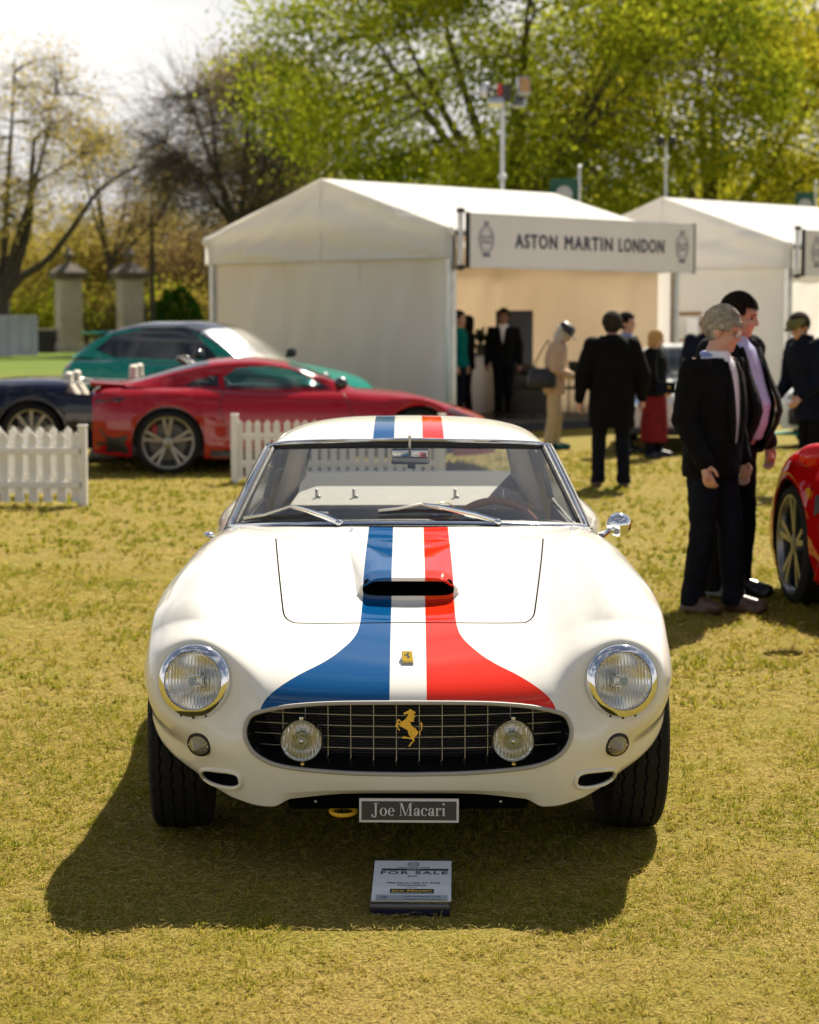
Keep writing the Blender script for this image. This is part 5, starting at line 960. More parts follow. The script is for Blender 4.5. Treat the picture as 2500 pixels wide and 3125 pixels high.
def fascia(label, A, x0, x1, z0, z1, txt):
    o2 = A + E_ * x0 + Vector((-.697, .717)) * -.19; s_ = thing('fascia_sign', label, 'sign', (o2.x, o2.y, z0), TH); Ln = x1 - x0; h = z1 - z0
    mb = MB(); mb.box((Ln / 2, 0, h / 2), (Ln, .05, h)); mb.build('board', 'board_white', s_)
    for z in (.012, h - .012): mb = MB(); mb.box((Ln / 2, 0, z), (Ln + .02, .058, .024)); mb.build('frame_rail', 'alu', s_)
    for x in (0, Ln): mb = MB(); mb.box((x, 0, h / 2), (.03, .07, h + .02)); mb.build('frame_stile', 'canvas_dark', s_)
    mb = MB(); mb.tube([(-.09, .06, -.03), (-.09, .06, h + .05)], .045, 12); br_ = mb.build('bracket_tube', 'alu', s_, True)
    for z in (.0, h + .03): mb = MB(); mb.sphere((-.09, .05, z), (.07, .07, .045), 10, 8); mb.build('bracket_clamp', 'canvas_dark', br_, True)
    crest(s_, .36, h * .52, 1.0)
    if txt:
        wl_ = txt.split(); x = .98; sp_ = .15
        for wd_ in wl_:
            to = text('sign_word', wd_, .30, 'ink_navy', s_, (x, -.031, h * .50), align='LEFT', ext=.002, bev=.007, space=1.22); k_ = (3.45 - .15 * 2) * len(wd_) / 17.2 / to.dimensions.x; to.scale = (k_, .95, 1); x += to.dimensions.x * k_ + sp_
        crest(s_, Ln - .32, h * .52, 1.0)
    return s_
za, zb_ = at(985, 448, 30.8).z, at(985, 563, 30.8).z
fascia('long grey-white fascia board reading ASTON MARTIN LONDON on the marquee front', A1, .14, 5.32, zb_, za, 'ASTON MARTIN LONDON')
fascia('fascia board with wreath crest on the marquee behind the flat cap man', A2, .14, 5.4, zb_, za, '')
# --- furniture and fittings seen inside the openings
def tp(A, x, y, z=0.): q = A + E_ * x + Vector((-.697, .717)) * y; return Vector((q.x, q.y, z))
q = at(1012, 800, 35.6); co = thing('service_counter', 'grey counter inside the tan-lined marquee beside the suited man', 'counter', (q.x, q.y, .12), TH)
mb = MB(); mb.box((0, 0, .48), (1.3, .5, .96)); bevel(mb.build('cabinet', 'board_white', co), .01); mb = MB(); mb.box((0, 0, .98), (1.4, .6, .04)); bevel(mb.build('counter_top', 'canvas_dark', co), .008)
def pot_plant(label, loc, h, n, col, seed):
    p = thing('pot_plant', label, 'plant', loc); mb = MB(); mb.lathe([(.001, 0), (.07, 0), (.09, .15), (.08, .15), (.001, .13)], 20); mb.build('pot', 'canvas_dark', p, True); r = random.Random(seed); mb = MB()
    for i in range(n):
        a = r.uniform(0, 6.28); l_ = h * r.uniform(.5, 1); e = r.uniform(.2, .9); d = Vector((math.cos(a) * e, math.sin(a) * e, 1)).normalized(); b = Vector((0, 0, .13)); s_ = Vector((-math.sin(a), math.cos(a), 0)) * .035; m_ = b + d * l_ * .6; t_ = b + d * l_ - Vector((0, 0, .1 * e)); mb.add([b - s_ * .2, b + s_ * .2, m_ + s_, m_ - s_, t_], [(0, 1, 2, 3), (3, 2, 4)])
    mb.build('leaves', col, p); return p
mat('plant_dark', (.03, .045, .02), .5); mat('flower_orange', (.7, .25, .04), .6, var=.3, vscale=30)
pot_plant('dark leafy pot plant on the grey counter', (q.x, q.y, 1.12), .38, 60, 'plant_dark', 3)
q = at(1083, 760, 35.2); db = thing('display_board', 'tall black display board standing behind the suited man', 'display', (q.x, q.y, .12), R(8)); mb = MB(); mb.box((0, 0, .85), (.62, .05, 1.7)); bevel(mb.build('panel', 'plate_black', db), .01); mb = MB(); mb.box((0, 0, .02), (.7, .35, .04)); mb.build('base', 'canvas_dark', db)
q = at(1105, 880, 33.9); ac = thing('armchair', 'dark rounded armchair on the marquee deck left of the beige-dressed woman', 'armchair', (q.x, q.y, .12), R(20)); mat('chair_dark', (.030, .024, .018), .8)
mb = MB(); mb.rings([(0,0,.05,.34,.32),(0,0,.30,.36,.34),(0,0,.42,.34,.32)], 28, pw_=3); mb.build('seat', 'chair_dark', ac, True)
mb = MB(); aa = np.linspace(R(-20), R(200), 20); mb.tube([(.36 * math.cos(a), .34 * math.sin(a), .45) for a in aa], [.09 + .0 * i for i in range(20)], 10); mb.build('arm_rest', 'chair_dark', ac, True); mb = MB(); mb.tube([(.33 * math.cos(a), .33 * math.sin(a), .62 + .14 * math.sin(a)) for a in aa[3:-3]], .10, 10); mb.build('backrest', 'chair_dark', ac, True)
for sx in (-1, 1):
    for sy in (-1, 1): mb = MB(); mb.tube([(sx*.25, sy*.24, .06), (sx*.27, sy*.26, 0)], .02, 8); mb.build('leg', 'canvas_dark', ac, True)
q = at(1212, 862, 34.5); ch = thing('dining_chair', 'thin dark chair on the marquee deck right of the beige-dressed woman', 'chair', (q.x, q.y, .12), R(-25)); mb = MB(); mb.box((0, 0, .45), (.42, .42, .04)); bevel(mb.build('seat', 'chair_dark', ch), .01); mb = MB(); mb.box((0, .2, .75), (.40, .03, .25)); bevel(mb.build('backrest', 'chair_dark', ch), .01)
for sx in (-1, 1):
    for sy in (-1, 1): mb = MB(); mb.tube([(sx*.18, sy*.18, .88 if sy > 0 else .45), (sx*.2, sy*.2, 0)], .014, 8); mb.build('leg', 'canvas_dark', ch, True)
q = at(1418, 790, 37.5); bt = thing('wooden_bar', 'light wooden bar table between the marquees behind the blonde woman', 'table', (q.x, q.y, 0), TH - R(40)); mb = MB(); mb.box((0, 0, 1.30), (1.3, .6, .06)); bevel(mb.build('table_top', 'wood_light', bt), .01)
for i in range(8): mb = MB(); mb.box((-.56 + i * .16, -.24, .66), (.145, .03, 1.22)); mb.build('plank', 'tan_wood', bt)
mb = MB(); mb.box((0, .02, .66), (1.16, .46, 1.20)); mb.build('carcass', 'wood_light', bt)
fv = thing('flower_vase', 'orange flowers in a vase on the wooden bar', 'flowers', (q.x - .12, q.y - .1, 1.33)); mb = MB(); mb.lathe([(.001, 0), (.05, 0), (.06, .10), (.04, .16)], 16); mb.build('vase', 'glass_mid', fv, True)
r = random.Random(5)
for i in range(9): mb = MB(); mb.sphere((r.uniform(-.13, .13), r.uniform(-.1, .1), r.uniform(.16, .34)), r.uniform(.03, .055), 8, 6); mb.build('blossom', 'flower_orange', fv, True)
pf = thing('picture_stand', 'small white framed card leaning on the wooden bar', 'frame', (q.x + .32, q.y, 1.33), R(-20)); mb = MB(); mb.box((0, 0, .2), (.24, .02, .38)); bevel(mb.build('frame', 'alu', pf), .006); mb = MB(); mb.box((0, -.012, .2), (.19, .004, .32)); mb.build('card', 'paper', pf)
a_, b_ = at(1394, 662, 35.9), at(1475, 660, 36.6); mb = MB(); mb.tube([a_, b_], .035, 8); tag(mb.build('wooden_rail', 'wood_light', None, True), 'horizontal wooden rail fixed to the post between the two marquees', 'rail')
# ================================================================ picket fences
def pent(w_, h): return [(-w_/2, 0), (w_/2, 0), (w_/2, h - w_ * .55), (0, h), (-w_/2, h - w_ * .55)]
pk = {}
def picket_fence(label, P, ang, Ln, n, pw__, h, post_at, group=None, lean=0):
    f = thing('picket_fence', label, 'fence', P, ang, group)
    key = (pw__, h)
    for x in post_at: mb = MB(); mb.box((x, 0, (h + .05) / 2), (.072, .072, h + .05)); mb.box((x, 0, h + .055), (.085, .085, .012)); bevel(mb.build('post', 'white_paint', f), .004, 1)
    for z in (.19, h - .17): mb = MB(); mb.box((Ln / 2, .022, z), (Ln, .028, .062)); bevel(mb.build('rail', 'white_paint', f), .004, 1)
    for i in range(n):
        x = Ln * (i + .5) / n
        if key not in pk: mb = MB(); mb.prism(pent(pw__, h - .035), -.009, .009, 'y'); pk[key] = fixn(mb.build('picket', 'white_paint', f)); o = pk[key]
        else: o = inst(pk[key], f)
        o.location = (x, -.001 + random.uniform(-.002, .002), .035); o.rotation_euler = (random.uniform(-.01, .01), random.uniform(-.015, .015), 0)
    return f
q = gnd(495, 1017); picket_fence('white picket fence standing in front of the red coupe', (q.x, q.y, 0), R(1), 2.10, 22, .068, .64, (0, 2.10))
q = gnd(176, 1066); picket_fence('white picket fence panel with end post by the navy convertible, in front of another panel', (q.x, q.y, 0), R(178.5), 1.9, 15, .078, .66, (0, 1.9))
q = gnd(160, 1047); picket_fence('white picket fence panel set just behind the end-post panel by the navy convertible', (q.x, q.y, 0), R(179), 2.2, 17, .078, .66, (2.2,))
# ================================================================ park edge: piers, railings, barrier, wall
mat('pier_stone', (.50, .42, .34), .85, var=.15, vscale=2.5, bump=.3, bscale=9); mat('cap_stone', (.14, .11, .085), .85, var=.25, vscale=3); mat('iron', (.012, .013, .012), .6); mat('wall_dark', (.05, .042, .035), .9, var=.25); mat('barrier_grey', (.42, .43, .47), .5, .2, var=.12, vscale=.8)
for u0, lb in ((146, 'stone gate pier with urn finial by the grey barrier'), (275, 'stone gate pier with urn finial beside the round bush')):
    b_ = at(u0, 735, 118); p = thing('gate_pier', lb, 'pier', (b_.x, 118, 0), R(24)); mb = MB(); mb.box((0, 0, 2.0), (1.22, 1.22, 4.0)); bevel(mb.build('shaft', 'pier_stone', p), .03); mb = MB(); mb.box((0, 0, .25), (1.4, 1.4, .5)); bevel(mb.build('plinth', 'pier_stone', p), .03)
    mb = MB(); mb.box((0, 0, 4.12), (1.65, 1.65, .20)); mb.box((0, 0, 4.30), (1.85, 1.85, .16)); mb.box((0, 0, 4.60), (1.75, 1.75, .46), taper=.35); mb.build('capstone', 'cap_stone', p)
    mb = MB(); mb.lathe([(.001, 4.8), (.22, 4.82), (.12, 4.95), (.10, 5.0), (.26, 5.2), (.30, 5.38), (.18, 5.52), (.10, 5.58), (.12, 5.66), (.04, 5.8), (.001, 5.85)], 20); mb.build('urn', 'cap_stone', p, True)
def railing(label, u0, u1, Y):
    a, b = at(u0, 700, Y).x, at(u1, 700, Y).x; f = thing('iron_railing', label, 'railing', (a, Y, 0)); Ln = b - a; n = int(Ln / .14); mb = MB()
    for i in range(n): x = Ln * (i + .5) / n; mb.tube([(x, 0, .5), (x, 0, 2.55)], .016, 5); mb.tube([(x, 0, 2.55), (x, 0, 2.72)], [.03, .002], 5)
    o = mb.build('bars', 'iron', f); o['kind'] = 'stuff'
    for z in (.75, 2.35): mb = MB(); mb.box((Ln / 2, 0, z), (Ln, .05, .05)); mb.build('rail', 'iron', f)
    for i in range(int(Ln / 2.6) + 1): mb = MB(); mb.box((min(Ln, i * 2.6), .0, 1.4), (.09, .09, 2.8)); mb.build('standard', 'iron', f)
    mb = MB(); mb.box((Ln / 2, 0, .25), (Ln, .35, .5)); mb.build('footing_wall', 'wall_dark', f); return f
railing('black iron railing between the two gate piers', 180, 246, 118.3); railing('black iron railing from the gate pier to the marquee', 306, 620, 118.4)
a, b = at(-60, 700, 118.2).x, at(118, 700, 118.2).x; lw = thing('low_wall', 'low dark brick wall with pale coping left of the gate piers', 'wall', (a, 118.2, 0)); mb = MB(); mb.box(((b - a) / 2, 0, .6), (b - a, .4, 1.2)); mb.build('brickwork', 'wall_dark', lw); mb = MB(); mb.box(((b - a) / 2, 0, 1.25), (b - a + .1, .5, .12)); mb.build('coping', 'pier_stone', lw)
a, b = at(-70, 740, 100).x, at(80, 740, 100).x; ba = thing('crowd_barrier', 'pale grey ribbed hoarding barrier on the far lawn', 'barrier', (a, 100, 0)); nb_ = 12
for i in range(nb_): mb = MB(); w_ = (b - a) / nb_; mb.box(((i + .5) * w_, (i % 2) * .03, 1.0), (w_ * .94, .05, 1.85)); mb.build('panel', 'barrier_grey', ba)
mb = MB(); mb.tube([(0, -.05, 1.93), (b - a, -.05, 1.93)], .03, 6); mb.build('top_rail', 'alu', ba)
# --- floodlight masts and banners
def flood(par, loc, rz, tilt, m, sx=.42, sz=.5):
    mb = MB(); mb.box((0, 0, 0), (sx, .14, sz)); o = bevel(mb.build('floodlight', 'alu', par), .02); o.location = loc; o.rotation_euler = (tilt, 0, rz)
    mb = MB(); mb.box((0, -.075, 0), (sx * .86, .012, sz * .82)); mb.build('lamp_glass', m, o)
    for k_ in range(3): mb = MB(); mb.box((0, .085, -sz * .3 + k_ * sz * .3), (sx * .8, .04, .03)); mb.build('cooling_fin', 'canvas_dark', o)
b_ = at(1058, 400, 46); t_ = at(1058, 215, 46); lm = thing('lighting_mast', 'tall grey floodlight mast with four lamps rising behind the marquee roof', 'floodlight', (b_.x, 46, 0)); k_ = t_.z
mb = MB(); mb.tube([(0, 0, 0), (0, 0, k_ * .55)], .06, 12); mb.tube([(0, 0, k_ * .5), (0, 0, k_)], .045, 12); mb.build('pole', 'alu', lm, True); mb = MB(); mb.box((0, 0, .25), (1.1, 1.1, .5)); bevel(mb.build('base_unit', 'canvas_dark', lm), .05)
for z in (k_ * .3, k_ * .52, k_ * .75): mb = MB(); mb.lathe([(.06, z - .06), (.09, z - .05), (.09, z + .05), (.06, z + .06)], 12); mb.build('collar', 'alu', lm, True)
mb = MB(); mb.tube([(-.36, 0, k_ + .26), (.42, 0, k_ + .26)], .022, 8); mb.tube([(0, 0, k_ - .1), (0, 0, k_ + .28)], .04, 8); mb.build('cross_arm', 'canvas_dark', lm, True)
mb = MB(); mb.box((.03, -.08, k_ + .18), (.26, .16, .34)); mb.build('control_box', 'plate_black', lm); mb = MB(); mb.box((-.07, -.17, k_ + .2), (.09, .03, .34)); o_ = mb.build('red_panel', 'brake_red', lm)
flood(lm, (-.38, 0, k_ + .24), R(80), R(5), 'canvas_dark', .24, .32); flood(lm, (.44, -.05, k_ + .32), R(15), R(-20), 'wood_light', .26, .42); flood(lm, (-.16, -.16, k_ - .02), R(10), R(70), 'paper', .32, .24); flood(lm, (.38, .1, k_ + .02), R(170), R(20), 'canvas_dark', .24, .30)
t_ = at(1403, 300, 64); lm2 = thing('lighting_mast', 'slender mast with two black lamps rising above the bright gable marquee', 'floodlight', (t_.x, 64, 0)); k_ = t_.z
mb = MB(); mb.tube([(0, 0, 0), (0, 0, k_)], [.055, .035], 10); mb.build('pole', 'alu', lm2, True); mb = MB(); mb.box((0, 0, .25), (1.1, 1.1, .5)); mb.build('base_unit', 'canvas_dark', lm2)
for s in (-1, 1): mb = MB(); mb.sphere((s * .17, -.1, k_ + .05), (.13, .12, .15), 12, 8); mb.build('floodlight', 'plate_black', lm2, True)
mb = MB(); mb.tube([(-.3, 0, k_ - .05), (.3, 0, k_ - .05)], .03, 6); mb.build('cross_arm', 'canvas_dark', lm2)
mat('banner_green', (.02, .10, .075), .7)
for u0, u1, v0, v1, Y, lb in ((1158, 1217, 376, 470, 50, 'green crest banner behind the marquee roof ridge'), (1675, 1714, 405, 490, 58, 'green crest banner behind the bright gable marquee')):
    a, b = at(u0, v0, Y), at(u1, v1, Y); bn = thing('banner', lb, 'banner', (a.x, Y, 0)); wd = b.x - a.x; mb = MB(); mb.tube([(wd + .03, 0, 0), (wd + .03, 0, a.z + .22)], .03, 8); mb.sphere((wd + .03, 0, a.z + .25), .06, 8, 6); mb.build('pole', 'alu', bn, True)
    mesh_obj('flag', [(wd * i / 8, .05 * math.sin(i * .9), b.z + (a.z - b.z) * j / 6 - 1.0 * (1 - j / 6)) for i in range(9) for j in range(7)], gridf(9, 7), 'banner_green', bn); mb = MB(); mb.lathe([(.001, -.07), (.19, -.07), (.19, -.06), (.001, -.06)], 24, 'y'); o_ = mb.build('crest_disc', 'barrier_grey', bn, True); o_.location = (wd / 2, 0, a.z - .36)
# ================================================================ trees
mat('bark', (.065, .048, .036), .9, var=.35, vscale=6, bump=.5, bscale=25); mat('bark_grey', (.075, .058, .045), .9, var=.3, vscale=5, bump=.4, bscale=25)
leafy('leaf_oak', (.09, .14, .010), (.44, .45, .028), .6, attr=True); leafy('leaf_yellow', (.18, .20, .012), (.70, .60, .045), .64, attr=True); leafy('leaf_plane', (.30, .235, .06), (.58, .45, .12), .55, attr=True); leafy('leaf_brown', (.15, .10, .045), (.33, .23, .085), .5, attr=True); leafy('leaf_olive', (.19, .155, .03), (.42, .33, .06), .55, attr=True); leafy('leaf_box', (.03, .07, .01), (.08, .18, .02), .45, attr=True)
def leaf_mesh(name, P, size, m, parent, r, tone=None):
    k_ = len(P); az = r.uniform(0, 2 * np.pi, k_); el = r.uniform(-1.2, 1.2, k_); d = np.stack([np.cos(az) * np.cos(el), np.sin(az) * np.cos(el), np.sin(el)], 1); q = r.normal(size=(k_, 3)); s_ = np.cross(d, q); s_ /= np.linalg.norm(s_, axis=1)[:, None] + 1e-9
    sz = (size * r.uniform(.55, 1.3, k_))[:, None]; a = P - d * sz * .5; b = P + s_ * sz * .32; c = P + d * sz * .5; e = P - s_ * sz * .32
    V = np.stack([a, b, c, e], 1).reshape(-1, 3); me = bpy.data.meshes.new(name); me.vertices.add(k_ * 4); me.vertices.foreach_set('co', V.reshape(-1).astype(np.float32)); me.loops.add(k_ * 4); me.loops.foreach_set('vertex_index', np.arange(k_ * 4, dtype=np.int32)); me.polygons.add(k_); me.polygons.foreach_set('loop_start', (np.arange(k_) * 4).astype(np.int32)); me.update(calc_edges=True)
    t = np.clip(r.normal(.5, .25, k_) if tone is None else tone + r.normal(0, .12, k_), 0, 1); at_ = me.attributes.new('tone', 'FLOAT', 'POINT'); at_.data.foreach_set('value', np.repeat(t, 4).astype(np.float32))
    me.materials.append(M[m]); o = bpy.data.objects.new(name, me); C.objects.link(o); o.parent = parent; return o
def bez(a, b, c, n): t = np.linspace(0, 1, n)[:, None]; return (1 - t) ** 2 * a + 2 * t * (1 - t) * b + t * t * c
def tree(name, label, base, fork_h, tr, cen, rad, limbs=6, clumps=90, per=260, sig=.8, leaf=.22, m='leaf_oak', bark='bark', seed=1, twigs=0, cat='tree', hollow=.35, zcut=-9, explicit=(), group=None):
    """trunk to fork_h, limbs fanning into an ellipsoidal crown (cen relative to base), leaf clumps at the branch ends"""
    r = np.random.default_rng(seed); t = thing(name, label, cat, base, 0, group); mb = MB(); cen = np.array(cen, float); rad = np.array(rad, float); F0 = np.array((0, 0, fork_h), float)
    pts = bez(np.zeros(3), np.array((r.normal(0, .1), 0, fork_h * .5)), F0, 8); mb.tube(pts, np.linspace(tr * 1.25, tr * .85, 8), 12); seg = []
    for i in range(limbs):
        a = 2 * np.pi * (i + r.uniform(-.25, .25)) / limbs; e = r.uniform(.2, 1.0); tgt = cen + rad * np.array((np.cos(a) * .7 * (1 - .45 * e), np.sin(a) * .7 * (1 - .45 * e), -.35 + 1.05 * e)); mid = F0 + (tgt - F0) * .5 + np.array((np.cos(a) * .8, np.sin(a) * .8, .4)) * rad.mean() * .14
        L_ = bez(F0, mid, tgt, 14) + r.normal(0, .06, (14, 3)) * np.linspace(0, 1, 14)[:, None] * tr * 2; mb.tube(L_, np.linspace(tr * .55, tr * .10, 14), 8); seg.append(L_[3:])
    for ex in explicit: L_ = spl(np.array(ex[0], float), n=16); mb.tube(L_, np.linspace(ex[1], ex[2], 16), 8); seg.append(L_[4:])
    SEG = np.concatenate(seg); C_ = []; tn = []
    for i in range(clumps):
        for _ in range(30):
            v = r.normal(size=3); v /= np.linalg.norm(v); v *= r.uniform(hollow, 1) ** .6; c = cen + rad * v
            if c[2] > zcut: break
        j = np.argmin(np.linalg.norm(SEG - c, axis=1) + .25 * np.abs(SEG[:, 2] - c[2])); a = SEG[j]; B_ = bez(a, a + (c - a) * .5 + np.array((0, 0, .25)) + r.normal(0, .15, 3), c, 6); mb.tube(B_, np.linspace(tr * .12, tr * .03, 6), 5)
        n_ = int(per * r.uniform(.6, 1.4)); C_.append(c + r.normal(size=(n_, 3)) * sig * np.array((1.15, 1.15, .75)) * r.uniform(.7, 1.25)); tn.append(np.full(n_, r.uniform(.05, .95)))
        for q in range(twigs):
            e = c + r.normal(size=3) * sig * 1.9; a2 = B_[r.integers(1, 6)]; mb.tube([a2, (a2 + e) / 2 + r.normal(0, .12, 3), e], [tr * .035, tr * .025, tr * .012], 3, cap=False)
            if r.random() < .5: e2 = e + r.normal(size=3) * sig * .8; mb.tube([(a2 + e) / 2, e2], [tr * .02, tr * .01], 3, cap=False)
    mb.build('trunk', bark, t, True)
    if per: leaf_mesh('crown', np.concatenate(C_), leaf, m, t, r, np.concatenate(tn))
    return t
def XY(u, Y): return at(u, 700, Y).x
tree('oak_tree', 'big dark-green oak rising behind the marquee roof and floodlight mast', (XY(1078, 80), 80, 0), 5.6, .42, (.4, 0, 11.3), (10.3, 8.5, 6.9), 8, 185, 520, .82, .19, 'leaf_oak', seed=11, hollow=.35, zcut=5.0)
tree('oak_tree', 'sunlit yellow-green oak above the bright gable marquee', (XY(1500, 88), 88, 0), 5.0, .42, (.3, 0, 9.2), (9.2, 8.0, 7.0), 8, 175, 500, .82, .19, 'leaf_yellow', seed=23, hollow=.35, zcut=3.5)
s = 100 / 6500 * KK
def rel(bu, Y, L): X0 = XY(bu, Y); return [((p := at(u, v, Y + dy)).x - X0, dy, p.z) for u, v, dy in L]
tree('plane_tree', 'forked plane tree with sparse yellow leaves beside the grey barrier', (XY(6, 103), 103, 0), 3.4, .38, (.6, 0, 10.2), (5.4, 4.5, 5.0), 3, 115, 85, .62, .17, 'leaf_plane', seed=31, twigs=8, bark='bark', zcut=4.6,
     explicit=[(rel(6, 103, [(10, 625, 0), (35, 560, 0), (60, 470, 0), (66, 380, .3), (72, 290, .5)]), .30, .09), (rel(6, 103, [(12, 620, 0), (45, 583, 0), (100, 547, -.3), (160, 470, -.6), (210, 400, -.8), (290, 348, -1)]), .24, .05), (rel(6, 103, [(66, 395, .3), (100, 370, 0), (170, 330, 0)]), .10, .03)])
tree('plane_tree', 'sparse yellow-leaved tree left of the bare twiggy tree', (XY(235, 132), 132, 0), 5, .25, (.3, 0, 9.5), (5.2, 4, 4.6), 6, 80, 65, .7, .21, 'leaf_plane', seed=37, twigs=7, zcut=4)
tree('bare_tree', 'dark twiggy tree barely in leaf rising left of the marquee gable', (XY(505, 108), 108, 0), 6.2, .34, (-.4, 0, 10.2), (5.0, 4.2, 4.4), 3, 130, 26, .75, .18, 'leaf_brown', bark='bark', seed=41, twigs=26, zcut=5,
     explicit=[(rel(505, 108, [(505, 470, 0), (478, 420, 0), (455, 330, 0), (448, 240, 0)]), .22, .05), (rel(505, 108, [(508, 470, 0), (515, 380, 0), (520, 280, 0), (530, 210, 0)]), .20, .05), (rel(505, 108, [(508, 470, 0), (548, 400, 0), (560, 300, 0), (570, 220, 0)]), .20, .05), (rel(505, 108, [(470, 400, 0), (430, 365, 0), (390, 335, 0), (350, 300, 0)]), .10, .03)])
tree('plane_tree', 'yellow-topped tree between the bare tree and the big oak', (XY(560, 126), 126, 0), 6, .3, (.2, 0, 13.2), (4.2, 4, 5.2), 6, 90, 150, .75, .24, 'leaf_olive', seed=43, twigs=6, zcut=4)
tree('slim_tree', 'slim straight-trunked tree in front of the iron railing', (XY(323, 112), 112, 0), 6.5, .13, (0, 0, 8.0), (2.2, 2, 2.6), 4, 34, 40, .6, .18, 'leaf_brown', seed=47, twigs=14)
far = [(-420, 150, 10, 'leaf_olive'), (-290, 158, 11, 'leaf_oak'), (-160, 150, 10, 'leaf_olive'), (1860, 128, 11, 'leaf_oak'), (1980, 135, 12, 'leaf_yellow'), (2120, 130, 11, 'leaf_oak'), (-40, 150, 9.5, 'leaf_olive'), (70, 165, 9.5, 'leaf_plane'), (150, 148, 8.5, 'leaf_olive'), (225, 170, 9.5, 'leaf_plane'), (300, 150, 9.5, 'leaf_brown'), (375, 160, 10.5, 'leaf_olive'), (440, 146, 9.5, 'leaf_brown'), (520, 165, 12, 'leaf_plane'), (620, 150, 13, 'leaf_oak'), (730, 140, 13, 'leaf_yellow'), (860, 150, 13, 'leaf_oak'), (1010, 140, 12, 'leaf_yellow'), (1180, 150, 13, 'leaf_oak'), (1330, 140, 12, 'leaf_oak'), (1480, 130, 11, 'leaf_yellow'), (1620, 125, 11, 'leaf_oak'), (1740, 130, 11, 'leaf_yellow')]
names = {'leaf_olive': 'olive', 'leaf_plane': 'pale yellow', 'leaf_brown': 'brownish', 'leaf_oak': 'mid-green', 'leaf_yellow': 'yellow-green'}
for i, (u, Y, h, m) in enumerate(far):
    where = 'beyond the gate piers and railing' if u < 500 else 'deep behind the big oaks and marquees'
    tree('woodland_tree', names[m] + ' woodland tree ' + where, (XY(u, Y), Y, 0), 2.2, .28, (0, 0, h * .52), (4.6, 4, h * .52), 6, 60, 210, .95, .26, m, seed=60 + i, hollow=.15, zcut=.6, group='distant woodland trees')
q = at(377, 735, 114); bs = thing('round_bush', 'dense round dark-green bush in front of the iron railing', 'bush', (q.x, 114, 0)); r = np.random.default_rng(5)
v = r.normal(size=(9000, 3)); v /= np.linalg.norm(v, axis=1)[:, None]; v *= (r.uniform(.55, 1, 9000) ** .4)[:, None] * (1 + .08 * np.sin(v[:, :1] * 9 + v[:, 2:] * 7)); leaf_mesh('foliage', v * np.array((1.35, 1.2, 1.75)) + np.array((0, 0, 1.75)), .16, 'leaf_box', bs, r); mb = MB(); mb.tube([(0, 0, 0), (0, 0, 1.6)], [.10, .05], 8); mb.build('stem', 'bark', bs, True)
for i in range(9):
    u = -60 + i * 62 + random.uniform(-15, 15); q = at(u, 735, 126); bs = thing('hedge_bush', 'loose olive shrub behind the park railing', 'shrub', (q.x, 126 + random.uniform(-2, 2), 0), 0, 'shrubs behind the park railing'); k_ = 2600; v = r.normal(size=(k_, 3)) * np.array((1.3, 1.0, 1.0)) + np.array((0, 0, 1.6)); v[:, 2] = np.abs(v[:, 2]); leaf_mesh('foliage', v, .24, 'leaf_olive' if i % 3 else 'leaf_oak', bs, r); mb = MB(); mb.tube([(0, 0, 0), (0, 0, 1.8)], [.08, .03], 6); mb.build('stem', 'bark', bs, True)
# ================================================================ people
def cap_(mb, p0, r0, p1, r1, n=12):
    p0, p1 = Vector(p0), Vector(p1); mb.tube([p0, p0.lerp(p1, .5), p1], [r0, (r0 + r1) / 2, r1], n); mb.sphere(p0, r0, n, 8); mb.sphere(p1, r1, n, 8)
from mathutils import noise as mnoise
def rumple(o, amp, fr):
    me = o.data; off = random.uniform(0, 50); k = len(me.vertices); co = np.empty(k * 3, np.float32); no = np.empty(k * 3, np.float32); me.vertices.foreach_get('co', co); me.vertices.foreach_get('normal', no); co = co.reshape(-1, 3); d = np.empty(k, np.float32); nf = mnoise.noise
    for i, (x, y, z) in enumerate(co.tolist()): d[i] = nf((x * fr[0] + off, y * fr[1], z * fr[2])) * .7 + (abs(nf((x * fr[0] * .6 + z * 7, y * fr[1] * .6 - off, z * fr[2] * .8 + x * 9))) - .12) * 1.1
    co = co + no.reshape(-1, 3) * (d * amp)[:, None]; me.vertices.foreach_set('co', co.reshape(-1)); me.update(); return o
